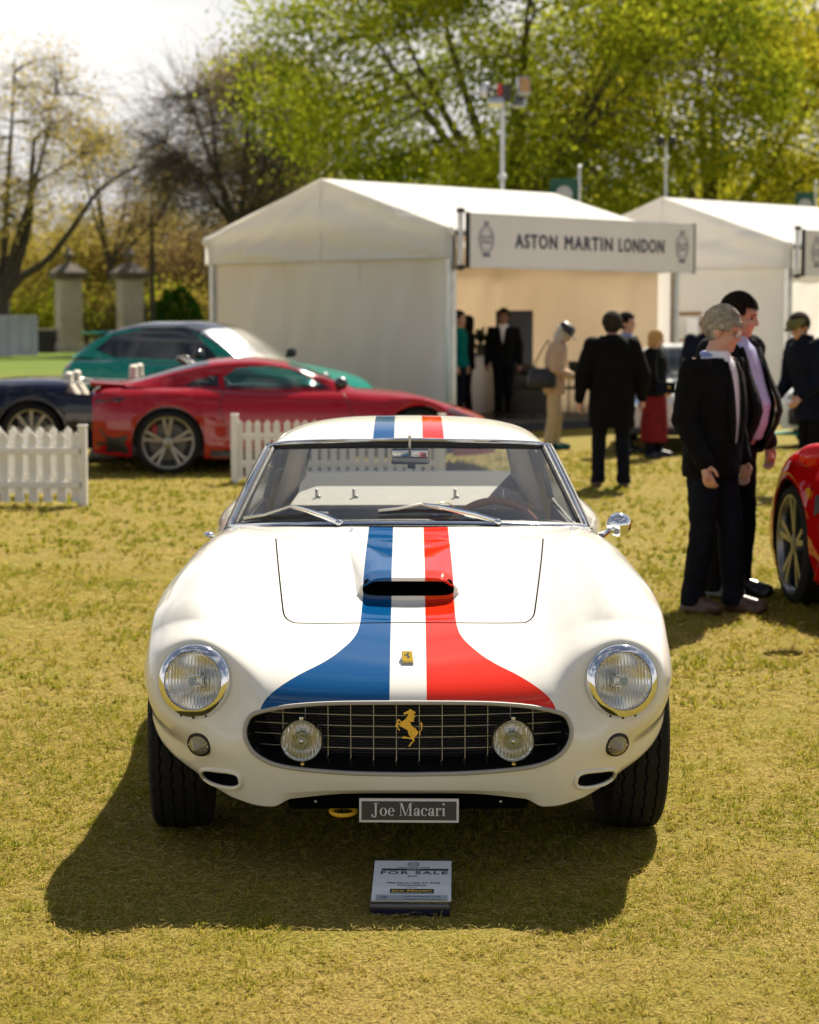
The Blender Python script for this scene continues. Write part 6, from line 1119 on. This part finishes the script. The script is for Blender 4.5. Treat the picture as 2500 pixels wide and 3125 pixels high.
for nm, c, kw in (('cloth_black', (.0045, .0045, .005), dict(var=.25, vscale=9, bump=.3, bscale=25)), ('cloth_charcoal', (.008, .008, .009), dict(var=.2, vscale=9, bump=.3, bscale=25)), ('cloth_navy', (.006, .008, .018), dict(var=.25, vscale=9, bump=.3, bscale=25)), ('denim_dark', (.006, .007, .013), dict(var=.3, vscale=14, bump=.35, bscale=30)), ('cloth_beige', (.50, .36, .24), dict(var=.12, vscale=8, bump=.3, bscale=22)), ('cloth_cream', (.52, .42, .28), dict(var=.12, vscale=8, bump=.3, bscale=22)), ('cloth_wine', (.16, .014, .016), dict(var=.25, vscale=9, bump=.3, bscale=22)), ('cloth_teal', (.0, .12, .115), dict(var=.15, vscale=8)), ('cloth_olive', (.14, .13, .055), dict(var=.2, vscale=20)), ('cloth_green', (.035, .05, .038), dict(var=.25, vscale=30, bump=.3, bscale=80)), ('shirt_white', (.72, .73, .78), dict(var=.06, vscale=12, bump=.2, bscale=30)), ('shirt_blue', (.22, .28, .55), dict(var=.12, vscale=60)), ('shirt_lilac', (.44, .47, .70), dict(var=.10, vscale=14, bump=.25, bscale=26)), ('leather_black', (.012, .014, .018), dict(bump=.2, bscale=30)), ('leather_brown', (.055, .026, .014), dict(var=.2, vscale=12, bump=.2, bscale=40)), ('leather_gloss', (.008, .008, .008), {}), ('hair_grey', (.66, .60, .52), dict(var=.25, vscale=40, bump=.8, bscale=90)), ('hair_dark', (.035, .026, .020), dict(var=.3, vscale=40, bump=.8, bscale=90)), ('hair_black', (.010, .008, .007), dict(bump=.6, bscale=70)), ('hair_blonde', (.50, .30, .12), dict(var=.2, vscale=30, bump=.8, bscale=70)), ('hair_white', (.62, .58, .50), dict(var=.15, vscale=30, bump=.8, bscale=70)), ('shoe_teal', (.01, .07, .07), {})):
    mat(nm, c, .28 if 'gloss' in nm else (.45 if 'leather' in nm else .9), spec=.5 if 'leather' in nm else .12, **kw)
def person(label, loc, rz, H=1.75, skin='skin', hair='hair_dark', hair_style='short', head=(0, 0), lean=0., stance=.10, step=(0, 0), arms=None, top='cloth_black', hem=.80, bulk=1., open_front=None, shirt='shirt_white', legs='denim_dark', shoe='leather_brown', skirt=None, vox=.011, collar=None, hood=False, belly=0., fine=False, glasses=None):
    """faces local -y. head=(yaw, pitch); arms: per side (elbow, wrist, hand direction) in unscaled metres; lean: forward shift of the upper body"""
    P = thing('person', label, 'person', loc, rz); k_ = H / 1.75; P.scale = (k_,) * 3
    def ly(z): return -lean * max(0, (z - .9) / .7) ** 1.3
    hip = lambda s: Vector((s * .085, 0, .90)); kn = lambda s: Vector((s * stance, -.015 + step[0 if s < 0 else 1] * .5, .49)); an = lambda s: Vector((s * (stance + .005), .025 + step[0 if s < 0 else 1], .085)); toe = lambda s: an(s) + Vector((s * .025, -.185, -.05))
    sh = lambda s: Vector((s * .185 * (1 + (bulk - 1) * .4), .015 + ly(1.40), 1.405))
    if arms is None: arms = {}
    def A(s):
        d = arms.get(s); 
        if d is None: d = ((s * .255, .03 + ly(1.15) * .8, 1.13), (s * .265, -.05 + ly(1.0) * .6, .875), (0, -.12, -1))
        return Vector(d[0]), Vector(d[1]), Vector(d[2]).normalized()
    # --- body, one continuous skin
    b = MB(); tz = [(.84, .145, .098), (.96, .150, .105), (1.10, .138, .10), (1.25, .155, .115), (1.36, .165, .105), (1.43, .11, .085), (1.47, .06, .06)]
    b.rings([(0, ly(z) - belly * math.exp(-((z - 1.08) / .13) ** 2) * .5, z, rx * bulk, (ry + belly * math.exp(-((z - 1.08) / .13) ** 2) * .5) * bulk) for z, rx, ry in tz], 24)
    hb = Vector((0, -.005 + ly(1.52), 1.50)); HM = Matrix.Translation(hb) @ Matrix.Rotation(head[0], 4, 'Z') @ Matrix.Rotation(-head[1], 4, 'X')
    hd = MB(); cap_(hd, (0, .015, -.10), .060, (0, .0, .06), .055); hd.sphere((0, .008, .148), (.075, .094, .088), 20, 14); hd.sphere((0, -.030, .075), (.056, .066, .066), 18, 12); hd.sphere((0, -.062, .028), (.030, .030, .026), 12, 8); hd.sphere((0, -.075, .150), (.056, .022, .022), 12, 8)
    cap_(hd, (0, -.090, .130), .009, (0, -.108, .092), .013, 8); hd.sphere((0, -.094, .084), (.019, .014, .010), 10, 6); hd.sphere((0, -.080, .052), (.026, .016, .008), 10, 6); hd.sphere((0, -.078, .038), (.022, .014, .007), 10, 6)
    for s in (-1, 1): hd.sphere((s * .076, .012, .105), (.011, .022, .032), 10, 8); hd.sphere((s * .042, -.062, .085), (.022, .022, .026), 10, 8)
    b.add([HM @ Vector(v) for v in hd.V], hd.F)
    for s in (-1, 1):
        cap_(b, hip(s), .088, kn(s), .058); cap_(b, kn(s), .056, an(s), .042); cap_(b, an(s) + Vector((0, .02, -.03)), .04, an(s) + (toe(s) - an(s)) * .62, .028)
        e, w_, d = A(s); cap_(b, sh(s), .058, e, .045); cap_(b, e, .043, w_, .030)
        lat = d.cross(Vector((0, -1, .2))).normalized() * (1 if s > 0 else 1); nrm = d.cross(lat).normalized(); pc = w_ + d * .055; cap_(b, w_ + d * .01, .026, w_ + d * .085 + lat * .012, .022); cap_(b, w_ + d * .02, .026, w_ + d * .085 - lat * .018, .022)
        inn = Vector((-s, 0, 0)); inn = (inn - d * inn.dot(d)).normalized(); fr = d.cross(inn).normalized()
        if fr.y > 0: fr = -fr
        for i_, (o_, l_) in enumerate(((.030, .9), (.011, 1.0), (-.010, .95), (-.030, .78))):
            f0 = w_ + d * .092 + fr * o_; f1 = f0 + (d * .9 + inn * .30).normalized() * .040 * l_; f2 = f1 + (d * .6 + inn * .8).normalized() * .034 * l_; cap_(b, f0, .0095, f1, .0088, 8); cap_(b, f1, .0088, f2, .0075, 8)
        t0 = w_ + d * .030 + fr * .026; t1 = t0 + (d * .7 + fr * .55 + inn * .25).normalized() * .042; cap_(b, t0, .0125, t1, .0105, 8); cap_(b, t1, .0105, t1 + (d * .9 + inn * .35).normalized() * .032, .0085, 8)
    remesh(b, 'body', skin, P, .0065 if fine else .010, 4 if fine else 3)
    # eyes
    for s in (-1, 1):
        o = MB(); c = HM @ Vector((s * .031, -.078, .118)); o.sphere(c, .0075, 10, 8); o.build('eye', 'black', P, True)
        o = MB(); o.sphere(HM @ Vector((s * .032, -.088, .140)), (.017, .006, .003), 10, 6); o.build('eyebrow', hair if hair_style != 'bald' else 'hair_grey', P, True)
    # --- hair
    def hairmesh(keep, sc_=(1.06, 1.06, 1.07), nz=.006, extra=None, c0=(0, .012, .152)):
        V = []; n, m = 44, 30; r = random.Random(hash(label) % 1000); F = []
        for i in range(m + 1):
            p = math.pi * i / m
            for j in range(n):
                q = 2 * math.pi * j / n; d = Vector((math.sin(p) * math.cos(q), math.sin(p) * math.sin(q), math.cos(p))); k2 = 1 + nz * 6 * (math.sin(7 * q + 3 * p) * .5 + r.uniform(-.6, .6)) * .25
                V.append(Vector((c0[0] + d.x * .078 * sc_[0] * k2, c0[1] + d.y * .097 * sc_[1] * k2, c0[2] + d.z * .090 * sc_[2] * k2)))
        for f in gridf(m + 1, n, cv=True):
            c = sum((V[i] for i in f), Vector()) / 4
            if keep(c): F.append(f)
        if fine:
            r2 = random.Random(9); n0 = len(V); kf = [f for f in F]
            for _ in range(6500):
                f = r2.choice(kf); a_, b_ = r2.random(), r2.random(); p = V[f[0]].lerp(V[f[1]], a_).lerp(V[f[3]].lerp(V[f[2]], a_), b_); o_ = (p - Vector(c0)).normalized(); dn = Vector((r2.uniform(-.5, .5) + .5 * (1 if p.x > 0 else -1), .55, -.75)); dn = (dn - o_ * dn.dot(o_)).normalized(); sd_ = o_.cross(dn) * .0016; ln = r2.uniform(.015, .034)
                i0 = len(V); V += [p - sd_, p + sd_, p + dn * ln * .6 + o_ * .002 + sd_ * .7, p + dn * ln + o_ * r2.uniform(.001, .006)]; F += [(i0, i0 + 1, i0 + 2), (i0, i0 + 2, i0 + 3)]
        h = mesh_obj('hair', [HM @ v for v in V], F, hair, P); sd = h.modifiers.new('thickness', 'SOLIDIFY'); sd.thickness = .003 if fine else .02; sd.offset = -1; return h
    if hair_style == 'short': hairmesh(lambda c: c.z > (.185 if c.y < -.045 else (.125 if c.y < .0 else .055 + .0 * c.y)) and not (abs(c.x) > .06 and c.y < .03 and c.z < .135))
    elif hair_style == 'full': hairmesh(lambda c: c.z > (.175 if c.y < -.055 else (.115 if c.y < .005 else .035)) and not (abs(c.x) > .06 and c.y < .025 and c.z < .13), (1.11, 1.10, 1.16), .016)
    elif hair_style == 'fringe': hairmesh(lambda c: c.z < .17 and c.z > .06 and c.y > -.0)
    elif hair_style in ('bob', 'long'):
        o = MB(); zb = -.02 if hair_style == 'bob' else -.22
        o.sphere((0, .014, .155), (.092, .110, .102), 20, 14); o.rings([(0, .035, zb, .075, .055), (0, .04, .0 if zb < -.1 else .02, .092, .075), (0, .035, .08, .096, .085), (0, .03, .14, .090, .09)], 22)
        V = [HM @ Vector(v) for v in o.V]; o.V = [tuple(v) for v in V]; h = remesh(o, 'hair', hair, P, .010, 4)
    # --- trousers, shoes
    t = MB()
    t.rings([(0, ly(z), z, rx, ry) for z, rx, ry in ((.80, .165 * bulk, .118 * bulk), (.92, .168 * bulk, .120 * bulk), (1.02, .155 * bulk, .112 * bulk))], 24)
    for s in (-1, 1): cap_(t, hip(s) + Vector((s * .005, 0, -.04)), .098, kn(s), .076); cap_(t, kn(s), .076, an(s) + Vector((0, .0, .03)), .066); t.rings([(an(s).x, an(s).y, .045, .075, .080), (an(s).x, an(s).y, .12, .068, .072)], 16)
    rumple(remesh(t, 'trousers', legs, P, vox, 4), .009, (5, 5, 13))
    for s in (-1, 1):
        o = MB(); o.rings([(an(s).x + s * .008, an(s).y - .055, .002, .048, .135), (an(s).x + s * .008, an(s).y - .055, .03, .050, .137), (an(s).x + s * .006, an(s).y - .045, .06, .044, .12)], 20, pw_=2.6); o.rings([(an(s).x, an(s).y + .01, .04, .046, .06), (an(s).x, an(s).y + .01, .11, .046, .055)], 16); cap_(o, an(s) + Vector((0, -.04, -.01)), .040, toe(s) + Vector((0, .01, .01)), .036); remesh(o, 'shoe', shoe, P, .009, 3)
    if skirt:
        o = MB(); o.rings([(0, .01, .22, .20, .185), (0, .01, .45, .215, .19), (0, ly(.8), .75, .20, .16), (0, ly(.95), .98, .165, .13)], 30); remesh(o, 'skirt', skirt, P, .014, 5)
    # --- top garment
    j = MB(); hz = [(hem, .185, .135), ((hem + .98) / 2, .190, .138), (1.0, .180, .132), (1.12, .178, .132), (1.25, .192, .142), (1.36, .200, .132), (1.425, .150, .110), (1.465, .085, .085), (1.485, .066, .07)]
    j.rings([(0, ly(z) - belly * math.exp(-((z - 1.08) / .16) ** 2) * .5, z, rx * bulk, (ry + belly * math.exp(-((z - 1.08) / .16) ** 2) * .5) * bulk) for z, rx, ry in hz], 30)
    for s in (-1, 1): e, w_, d = A(s); cap_(j, sh(s) + Vector((-s * .01, 0, .005)), .082 * bulk, e, .066 * bulk); cap_(j, e, .066 * bulk, w_ - d * .005, .050)
    if hood: j.sphere((0, .10 + ly(1.45), 1.43), (.15, .10, .11), 18, 12); j.rings([(0, .01, 1.42, .14, .12), (0, .0, 1.52, .125, .115)], 22)
    if collar: j.rings([(0, .005 + ly(1.5), 1.44, .105, .105), (0, ly(1.5), 1.535, .095, .098)], 22)
    jo = remesh(j, 'jacket' if open_front else 'coat', top, P, vox * .8 if fine else vox, 5)
    rumple(jo, .010 if fine else .012, (6, 6, 9))
    if open_front:
        w0, w1, zlo = open_front      # half width at top / bottom, lowest point
        bm = bmesh.new(); bm.from_mesh(jo.data); dl = []
        for f in bm.faces:
            c = f.calc_center_median()
            if c.y < -.03 + ly(c.z) and c.z > zlo and abs(c.x) < w1 + (w0 - w1) * (c.z - zlo) / (1.45 - zlo): dl.append(f)
            elif c.z > 1.46 and not collar: dl.append(f)
        bmesh.ops.delete(bm, geom=dl, context='FACES'); bm.to_mesh(jo.data); bm.free()
        o = MB(); o.rings([(0, ly(z) - belly * math.exp(-((z - 1.08) / .15) ** 2) * .5, z, rx * bulk * .90, (ry - .002 + belly * math.exp(-((z - 1.08) / .15) ** 2) * .5) * bulk * .92) for z, rx, ry in hz[1:8]], 28); o.rings([(0, ly(1.47), 1.43, .088, .092), (0, ly(1.5), 1.50, .072, .078)], 22); so_ = remesh(o, 'shirt', shirt, P, vox, 4)
        o = MB(); ring_ = [HM @ Vector((.070 * math.cos(a), .008 + .074 * math.sin(a), -.035 - .022 * (math.sin(a) < 0) * abs(math.sin(a)))) for a in np.linspace(R(-70), R(250), 26)]; o.tube(ring_, .017, 8, flat=.5); o.build('shirt_collar', 'shirt_blue' if shirt == 'shirt_white' else shirt, P, True)
        for s in (-1, 1):   # lapels
            o = MB(); V = []
            for i in range(9):
                z = zlo + (1.44 - zlo) * i / 8; ww = w1 + (w0 - w1) * i / 8; yy = ly(z) - (np.interp(z, [q[0] for q in hz], [q[2] for q in hz]) + belly * math.exp(-((z - 1.08) / .16) ** 2) * .5 * 2) * bulk * .985; lw = .050 * math.sin(math.pi * min(1, .15 + i / 9)) + .012
                V += [(s * (ww - .006), yy * .99 - .006, z), (s * (ww + lw), yy * .93 - .010, z)]
            o.add(V, [(2 * i, 2 * i + 1, 2 * i + 3, 2 * i + 2) for i in range(8)]); l_ = fixn(o.build('lapel', top, P, True)); sd = l_.modifiers.new('thickness', 'SOLIDIFY'); sd.thickness = .008
    if glasses:
        for s in (-1, 1):
            o = MB(); o.tube([HM @ Vector((s * .033 + .024 * math.cos(a), -.094 - .002, .116 + .019 * math.sin(a))) for a in np.linspace(0, 6.283, 20, endpoint=False)], .0022, 6, closed=True); g_ = o.build('glasses_rim', glasses[0], P, True)
            if glasses[1]: o = MB(); o.add([HM @ Vector((s * .033 + .024 * math.cos(a), -.096, .116 + .019 * math.sin(a))) for a in np.linspace(0, 6.283, 20, endpoint=False)], [tuple(range(20))]); o.build('lens', glasses[1], P)
            o = MB(); o.tube([HM @ Vector((s * .058, -.092, .12)), HM @ Vector((s * .080, -.03, .125)), HM @ Vector((s * .080, .02, .115))], .002, 5); o.build('glasses_arm', glasses[0], P)
        o = MB(); o.tube([HM @ Vector((-.010, -.098, .12)), HM @ Vector((.010, -.098, .12))], .002, 5); o.build('glasses_bridge', glasses[0], P)
    P['_'] = 0; del P['_']
    return P, HM
def _unused(): pass
def hat_child(P, HM, prof, m, sx=1., sy=1.2, name='hat', off=(0, .012, 0)):
    o = MB(); o.lathe(prof, 32); V = [HM @ Vector((v[0] * sx + off[0], v[1] * sy + off[1], v[2] + off[2])) for v in o.V]; o.V = [tuple(v) for v in V]; return fixn(o.build(name, m, P, True))
# --- the two men by the scarlet car
q = gnd(1494, 1290)
person('grey-haired man in a black blazer and dark jeans looking down at the scarlet car', q, R(50), 1.71, 'skin', 'hair_grey', 'full', (R(24), R(-14)), .03, .085, (.03, -.13), {-1: ((-.25, .03, 1.12), (-.235, -.10, .88), (.05, -.25, -1))}, 'cloth_black', .79, 1.08, (.055, .028, .98), 'shirt_white', 'denim_dark', 'leather_brown', fine=True, glasses=('chrome', None), belly=.03)
q = gnd(1534, 1258)
person('dark-haired man in an open black jacket over a lilac shirt, smiling beside the grey-haired man', q, R(48), 1.80, 'skin', 'hair_dark', 'short', (R(22), R(-12)), .02, .09, (0, -.04), {1: ((.30, .05, 1.12), (.30, -.06, .88), (0, -.15, -1))}, 'cloth_charcoal', .84, 1.14, (.085, .085, .86), 'shirt_lilac', 'cloth_black', 'leather_gloss', fine=True, collar=True, belly=.10)
# --- man in hooded coat seen from behind
q = gnd(1287, 1027)
P, HM = person('man seen from behind in a black hooded coat and green knit cap', q, R(183), 1.72, 'skin', 'hair_dark', 'short', (0, R(-6)), .02, .115, (.0, -.12), {-1: ((-.30, .03, 1.13), (-.31, -.04, .90), (0, -.1, -1)), 1: ((.30, .03, 1.13), (.32, -.03, .88), (0, -.1, -1))}, 'cloth_black', .60, 1.25, None, legs='denim_dark', shoe='leather_brown', hood=True)
hat_child(P, HM, [(.080, .105), (.088, .125), (.088, .17), (.080, .215), (.055, .248), (.001, .258)], 'cloth_green', name='knit_cap')
# --- woman in beige with hat
q = gnd(1166, 948)
P, HM = person('woman in beige jacket, cream trousers and black brimmed hat looking down', q, R(84), 1.62, 'skin_pale', 'hair_white', 'bob', (0, R(-38)), .07, .075, (.05, -.05), {-1: ((-.235, .0, 1.12), (-.16, -.24, 1.02), (.3, -1, -.15)), 1: ((.22, -.02, 1.12), (.10, -.25, 1.02), (-.3, -1, -.1))}, 'cloth_beige', .78, 1.12, None, legs='cloth_cream', shoe='shoe_teal')
hat_child(P, HM, [(.175, .150), (.178, .158), (.108, .168), (.104, .20), (.098, .255), (.065, .275), (.001, .28)], 'leather_black', 1, 1.12)
B0 = P.location; bg_ = thing('handbag', 'black shoulder bag hanging at the beige-dressed woman\'s hip', 'bag', (B0.x - .17, B0.y - .24, .80), R(12)); mb = MB(); mb.rings([(0, 0, .0, .17, .07), (0, 0, .06, .19, .085), (0, 0, .20, .17, .07), (0, 0, .25, .13, .04)], 24, pw_=3); bb_ = mb.build('pouch', 'leather_black', bg_, True); mb = MB(); mb.tube(spl(np.array([(-.13, 0, .22), (-.02, .05, .42), (.10, .12, .58), (.17, .26, .60), (.16, .30, .40), (.12, .06, .22)]), n=24), .010, 6, flat=.4); mb.build('strap', 'leather_brown', bg_, True)
# --- people in the marquee opening
q = gnd(1060, 880, .12); person('man in a dark suit facing out from the marquee beside the display board', (q.x, q.y, .12), R(-8), 1.72, 'skin_dark', 'hair_black', 'short', (0, 0), 0, .085, (0, 0), None, 'cloth_black', .80, 1.05, (.05, .01, 1.18), 'shirt_white', 'cloth_black', 'leather_gloss')
q = at(984, 860, 34.2); person('woman with long dark hair and dark jacket at the marquee corner post', (q.x, q.y, .12), R(-95), 1.62, 'skin', 'hair_black', 'long', (0, 0), 0, .07, (0, 0), {-1: ((-.23, 0, 1.12), (-.16, -.22, .98), (.3, -1, 0))}, 'cloth_black', .82, 1.0, None, legs='denim_dark', shoe='leather_black')
q = at(966, 860, 33.2); person('person in a teal top and blue jeans half hidden by the marquee corner post', (q.x, q.y, .12), R(70), 1.68, 'skin', 'hair_black', 'short', (0, 0), 0, .08, (0, 0), None, 'cloth_teal', .84, 1.0, None, legs='denim_dark', shoe='leather_brown')
# --- group right of the hooded coat
q = gnd(1350, 962); person('dark-haired man in a suit glancing aside between the hooded man and blonde woman', (q.x - .12, q.y + .7, 0), R(58), 1.74, 'skin', 'hair_black', 'short', (R(10), 0), 0, .085, (0, 0), None, 'cloth_navy', .80, 1.05, (.05, .01, 1.1), 'shirt_blue', 'cloth_black', 'leather_black')
q = gnd(1378, 964); P, HM = person('blonde woman in a black jacket and long wine-red skirt', (q.x, q.y, 0), R(66), 1.54, 'skin_pale', 'hair_blonde', 'bob', (0, R(-4)), 0, .07, (.02, -.05), {-1: ((-.24, 0, 1.12), (-.20, -.16, .95), (.2, -.6, -.6))}, 'cloth_black', .84, 1.12, None, legs='denim_dark', shoe='leather_black', skirt='cloth_wine')
B0 = P.location; bg_ = thing('handbag', 'small navy bag with metal clasp carried by the blonde woman', 'bag', (B0.x + .10, B0.y - .30, .78), R(-6)); mb = MB(); mb.rings([(0, 0, 0, .11, .04), (0, 0, .05, .115, .045), (0, 0, .14, .11, .035)], 20, pw_=3.5); mb.build('pouch', 'cloth_navy', bg_, True); mb = MB(); mb.sphere((.03, -.048, .08), .018, 10, 6); mb.build('clasp', 'brass', bg_, True); mb = MB(); mb.tube(spl(np.array([(-.10, 0, .13), (-.12, .08, .40), (-.06, .16, .58), (.02, .1, .4), (.09, 0, .13)]), n=20), .006, 5); mb.build('strap', 'leather_black', bg_, True)
q = at(1482, 900, 27.5); person('bald man in sunglasses and navy jumper behind the grey-haired man', (q.x, q.y, 0), R(-12), 1.74, 'skin', 'hair_grey', 'bald', (R(-8), 0), 0, .09, (0, 0), None, 'cloth_navy', .82, 1.08, None, legs='cloth_black', shoe='leather_black', glasses=('black', 'gloss_black'))
q = at(1712, 950, 20.5); P, HM = person('man in an olive flat cap and navy coat bending by the scarlet car', (q.x, q.y, 0), R(-62), 1.72, 'skin', 'hair_dark', 'short', (R(6), R(-28)), .16, .10, (0, -.05), {-1: ((-.27, -.10, 1.10), (-.22, -.27, .92), (.15, -.6, -.8)), 1: ((.27, -.10, 1.10), (.18, -.30, .94), (-.1, -.7, -.7))}, 'cloth_navy', .70, 1.26, None, legs='cloth_black', shoe='leather_brown', collar=True)
o = hat_child(P, HM, [(.092, .150), (.100, .165), (.100, .19), (.080, .225), (.04, .245), (.001, .25)], 'cloth_olive', 1.0, 1.25, 'flat_cap', (0, -.004, 0)); mb = MB(); mb.sphere((0, -.115, .158), (.075, .05, .010), 16, 8); mb.V = [tuple(HM @ Vector(v)) for v in mb.V]; mb.build('cap_peak', 'cloth_olive', P, True)
# ================================================================ for-sale board on the grass
b0 = gnd(777, 1914, .02); b1 = gnd(948, 1917, .02); bx = (b0 + b1) / 2; wdb = (b1 - b0).length
fs = thing('sale_board', 'navy display stand with white FOR SALE sheet lying on the grass', 'sign', (bx.x, bx.y, 0), R(-1.2)); tilt = R(7)
mb = MB(); Lb = .325; w2 = wdb / 2
mb.add([(-w2, 0, .002), (w2, 0, .002), (w2, Lb, .002), (-w2, Lb, .002), (-w2 + .002, 0, .036), (w2 - .002, 0, .036), (w2 - .002, Lb, .036 + Lb * math.tan(tilt)), (-w2 + .002, Lb, .036 + Lb * math.tan(tilt))], [(3, 2, 1, 0), (4, 5, 6, 7), (0, 1, 5, 4), (1, 2, 6, 5), (2, 3, 7, 6), (3, 0, 4, 7)]); mat('board_navy', (.006, .008, .035), .25, coat=.6); bevel(mb.build('stand', 'board_navy', fs), .003)
sh_ = mesh_obj('paper_sheet', [(-.110, .0, 0), (.110, 0, 0), (.110, .297, 0), (-.110, .297, 0)], [(0, 1, 2, 3)], 'paper', fs, False); sh_.location = (.004, .012, .0395); sh_.rotation_euler = (tilt, 0, 0); sh_.scale = (1, 1.02, 1)
def tx(s, y, size, m, x=0, bold=0., space=1., wdt=None, sx=1., align='CENTER', nm='print'):
    o = text(nm, s, size, m, sh_, (x, y, .0006), (0, 0, 0), align, .0001, sx, bold, space)
    if wdt: k_ = wdt / max(o.dimensions.x, 1e-6); o.scale = (k_ * sx, 1, 1)
    return o
def bar(y0, y1, x0, x1, m, z=.0004, nm='print_block'): return mesh_obj(nm, [(x0, y0, z), (x1, y0, z), (x1, y1, z), (x0, y1, z)], [(0, 1, 2, 3)], m, sh_, False)
def oval(cx, cy, a, b, w_, m, z=.0005):
    n = 36; V = []
    for i in range(n): q = 2 * math.pi * i / n; V += [(cx + a * math.cos(q), cy + b * math.sin(q), z), (cx + (a - w_) * math.cos(q), cy + (b - w_) * math.sin(q), z)]
    return mesh_obj('print_oval', V, [(2 * i, (2 * i + 2) % (2 * n), (2 * i + 3) % (2 * n), 2 * i + 1) for i in range(n)], m, sh_, False)
oval(.002, .268, .017, .017, .003, 'ink_navy'); tx('SALON', .272, .009, 'ink_navy', .002, wdt=.022); tx('PRIVÉ', .263, .009, 'ink_navy', .002, wdt=.020)
tx('CONCOURS DE VENTE', .243, .010, 'ink_navy', .002, .0001, wdt=.092); bar(.221, .236, -.088, .102, 'ink_green'); tx('Class 4', .2285, .010, 'paper', .002, 0, wdt=.036)
tx('FOR SALE', .204, .030, 'ink_green', .004, .0006, 1.2, wdt=.19); tx('£POA', .179, .013, 'ink_navy', .0, .0002, wdt=.029)
tx('1960 Ferrari 250 GT SWB', .130, .0145, 'ink_navy', .002, .0002, wdt=.150); tx('Competizione', .114, .0145, 'ink_navy', .0, .0002, wdt=.080); tx('Presented by', .096, .005, 'ink_navy', 0, wdt=.027)
bar(.054, .088, -.060, .062, 'ink_black'); tx('Joe Macari', .075, .018, 'gold_ink', .001, .0004, wdt=.112); tx('PERFORMANCE CARS', .059, .009, 'paper', .001, wdt=.114)
bar(.004, .046, -.098, .100, 'grey_bar'); oval(-.077, .026, .013, .013, .0012, 'ink_navy', .0006); tx('78', .026, .016, 'ink_navy', -.077, .0004, wdt=.016); tx('Vote for this car in the', .034, .011, 'ink_navy', -.020, .0001, wdt=.100, align='LEFT'); tx("People's Choice Award", .015, .011, 'ink_navy', -.020, .0001, wdt=.103, align='LEFT')
mb = MB(); mb.box((0, .004, .040), (wdb - .01, .004, .012)); mb.build('clear_lip', 'glass_clear', fs)
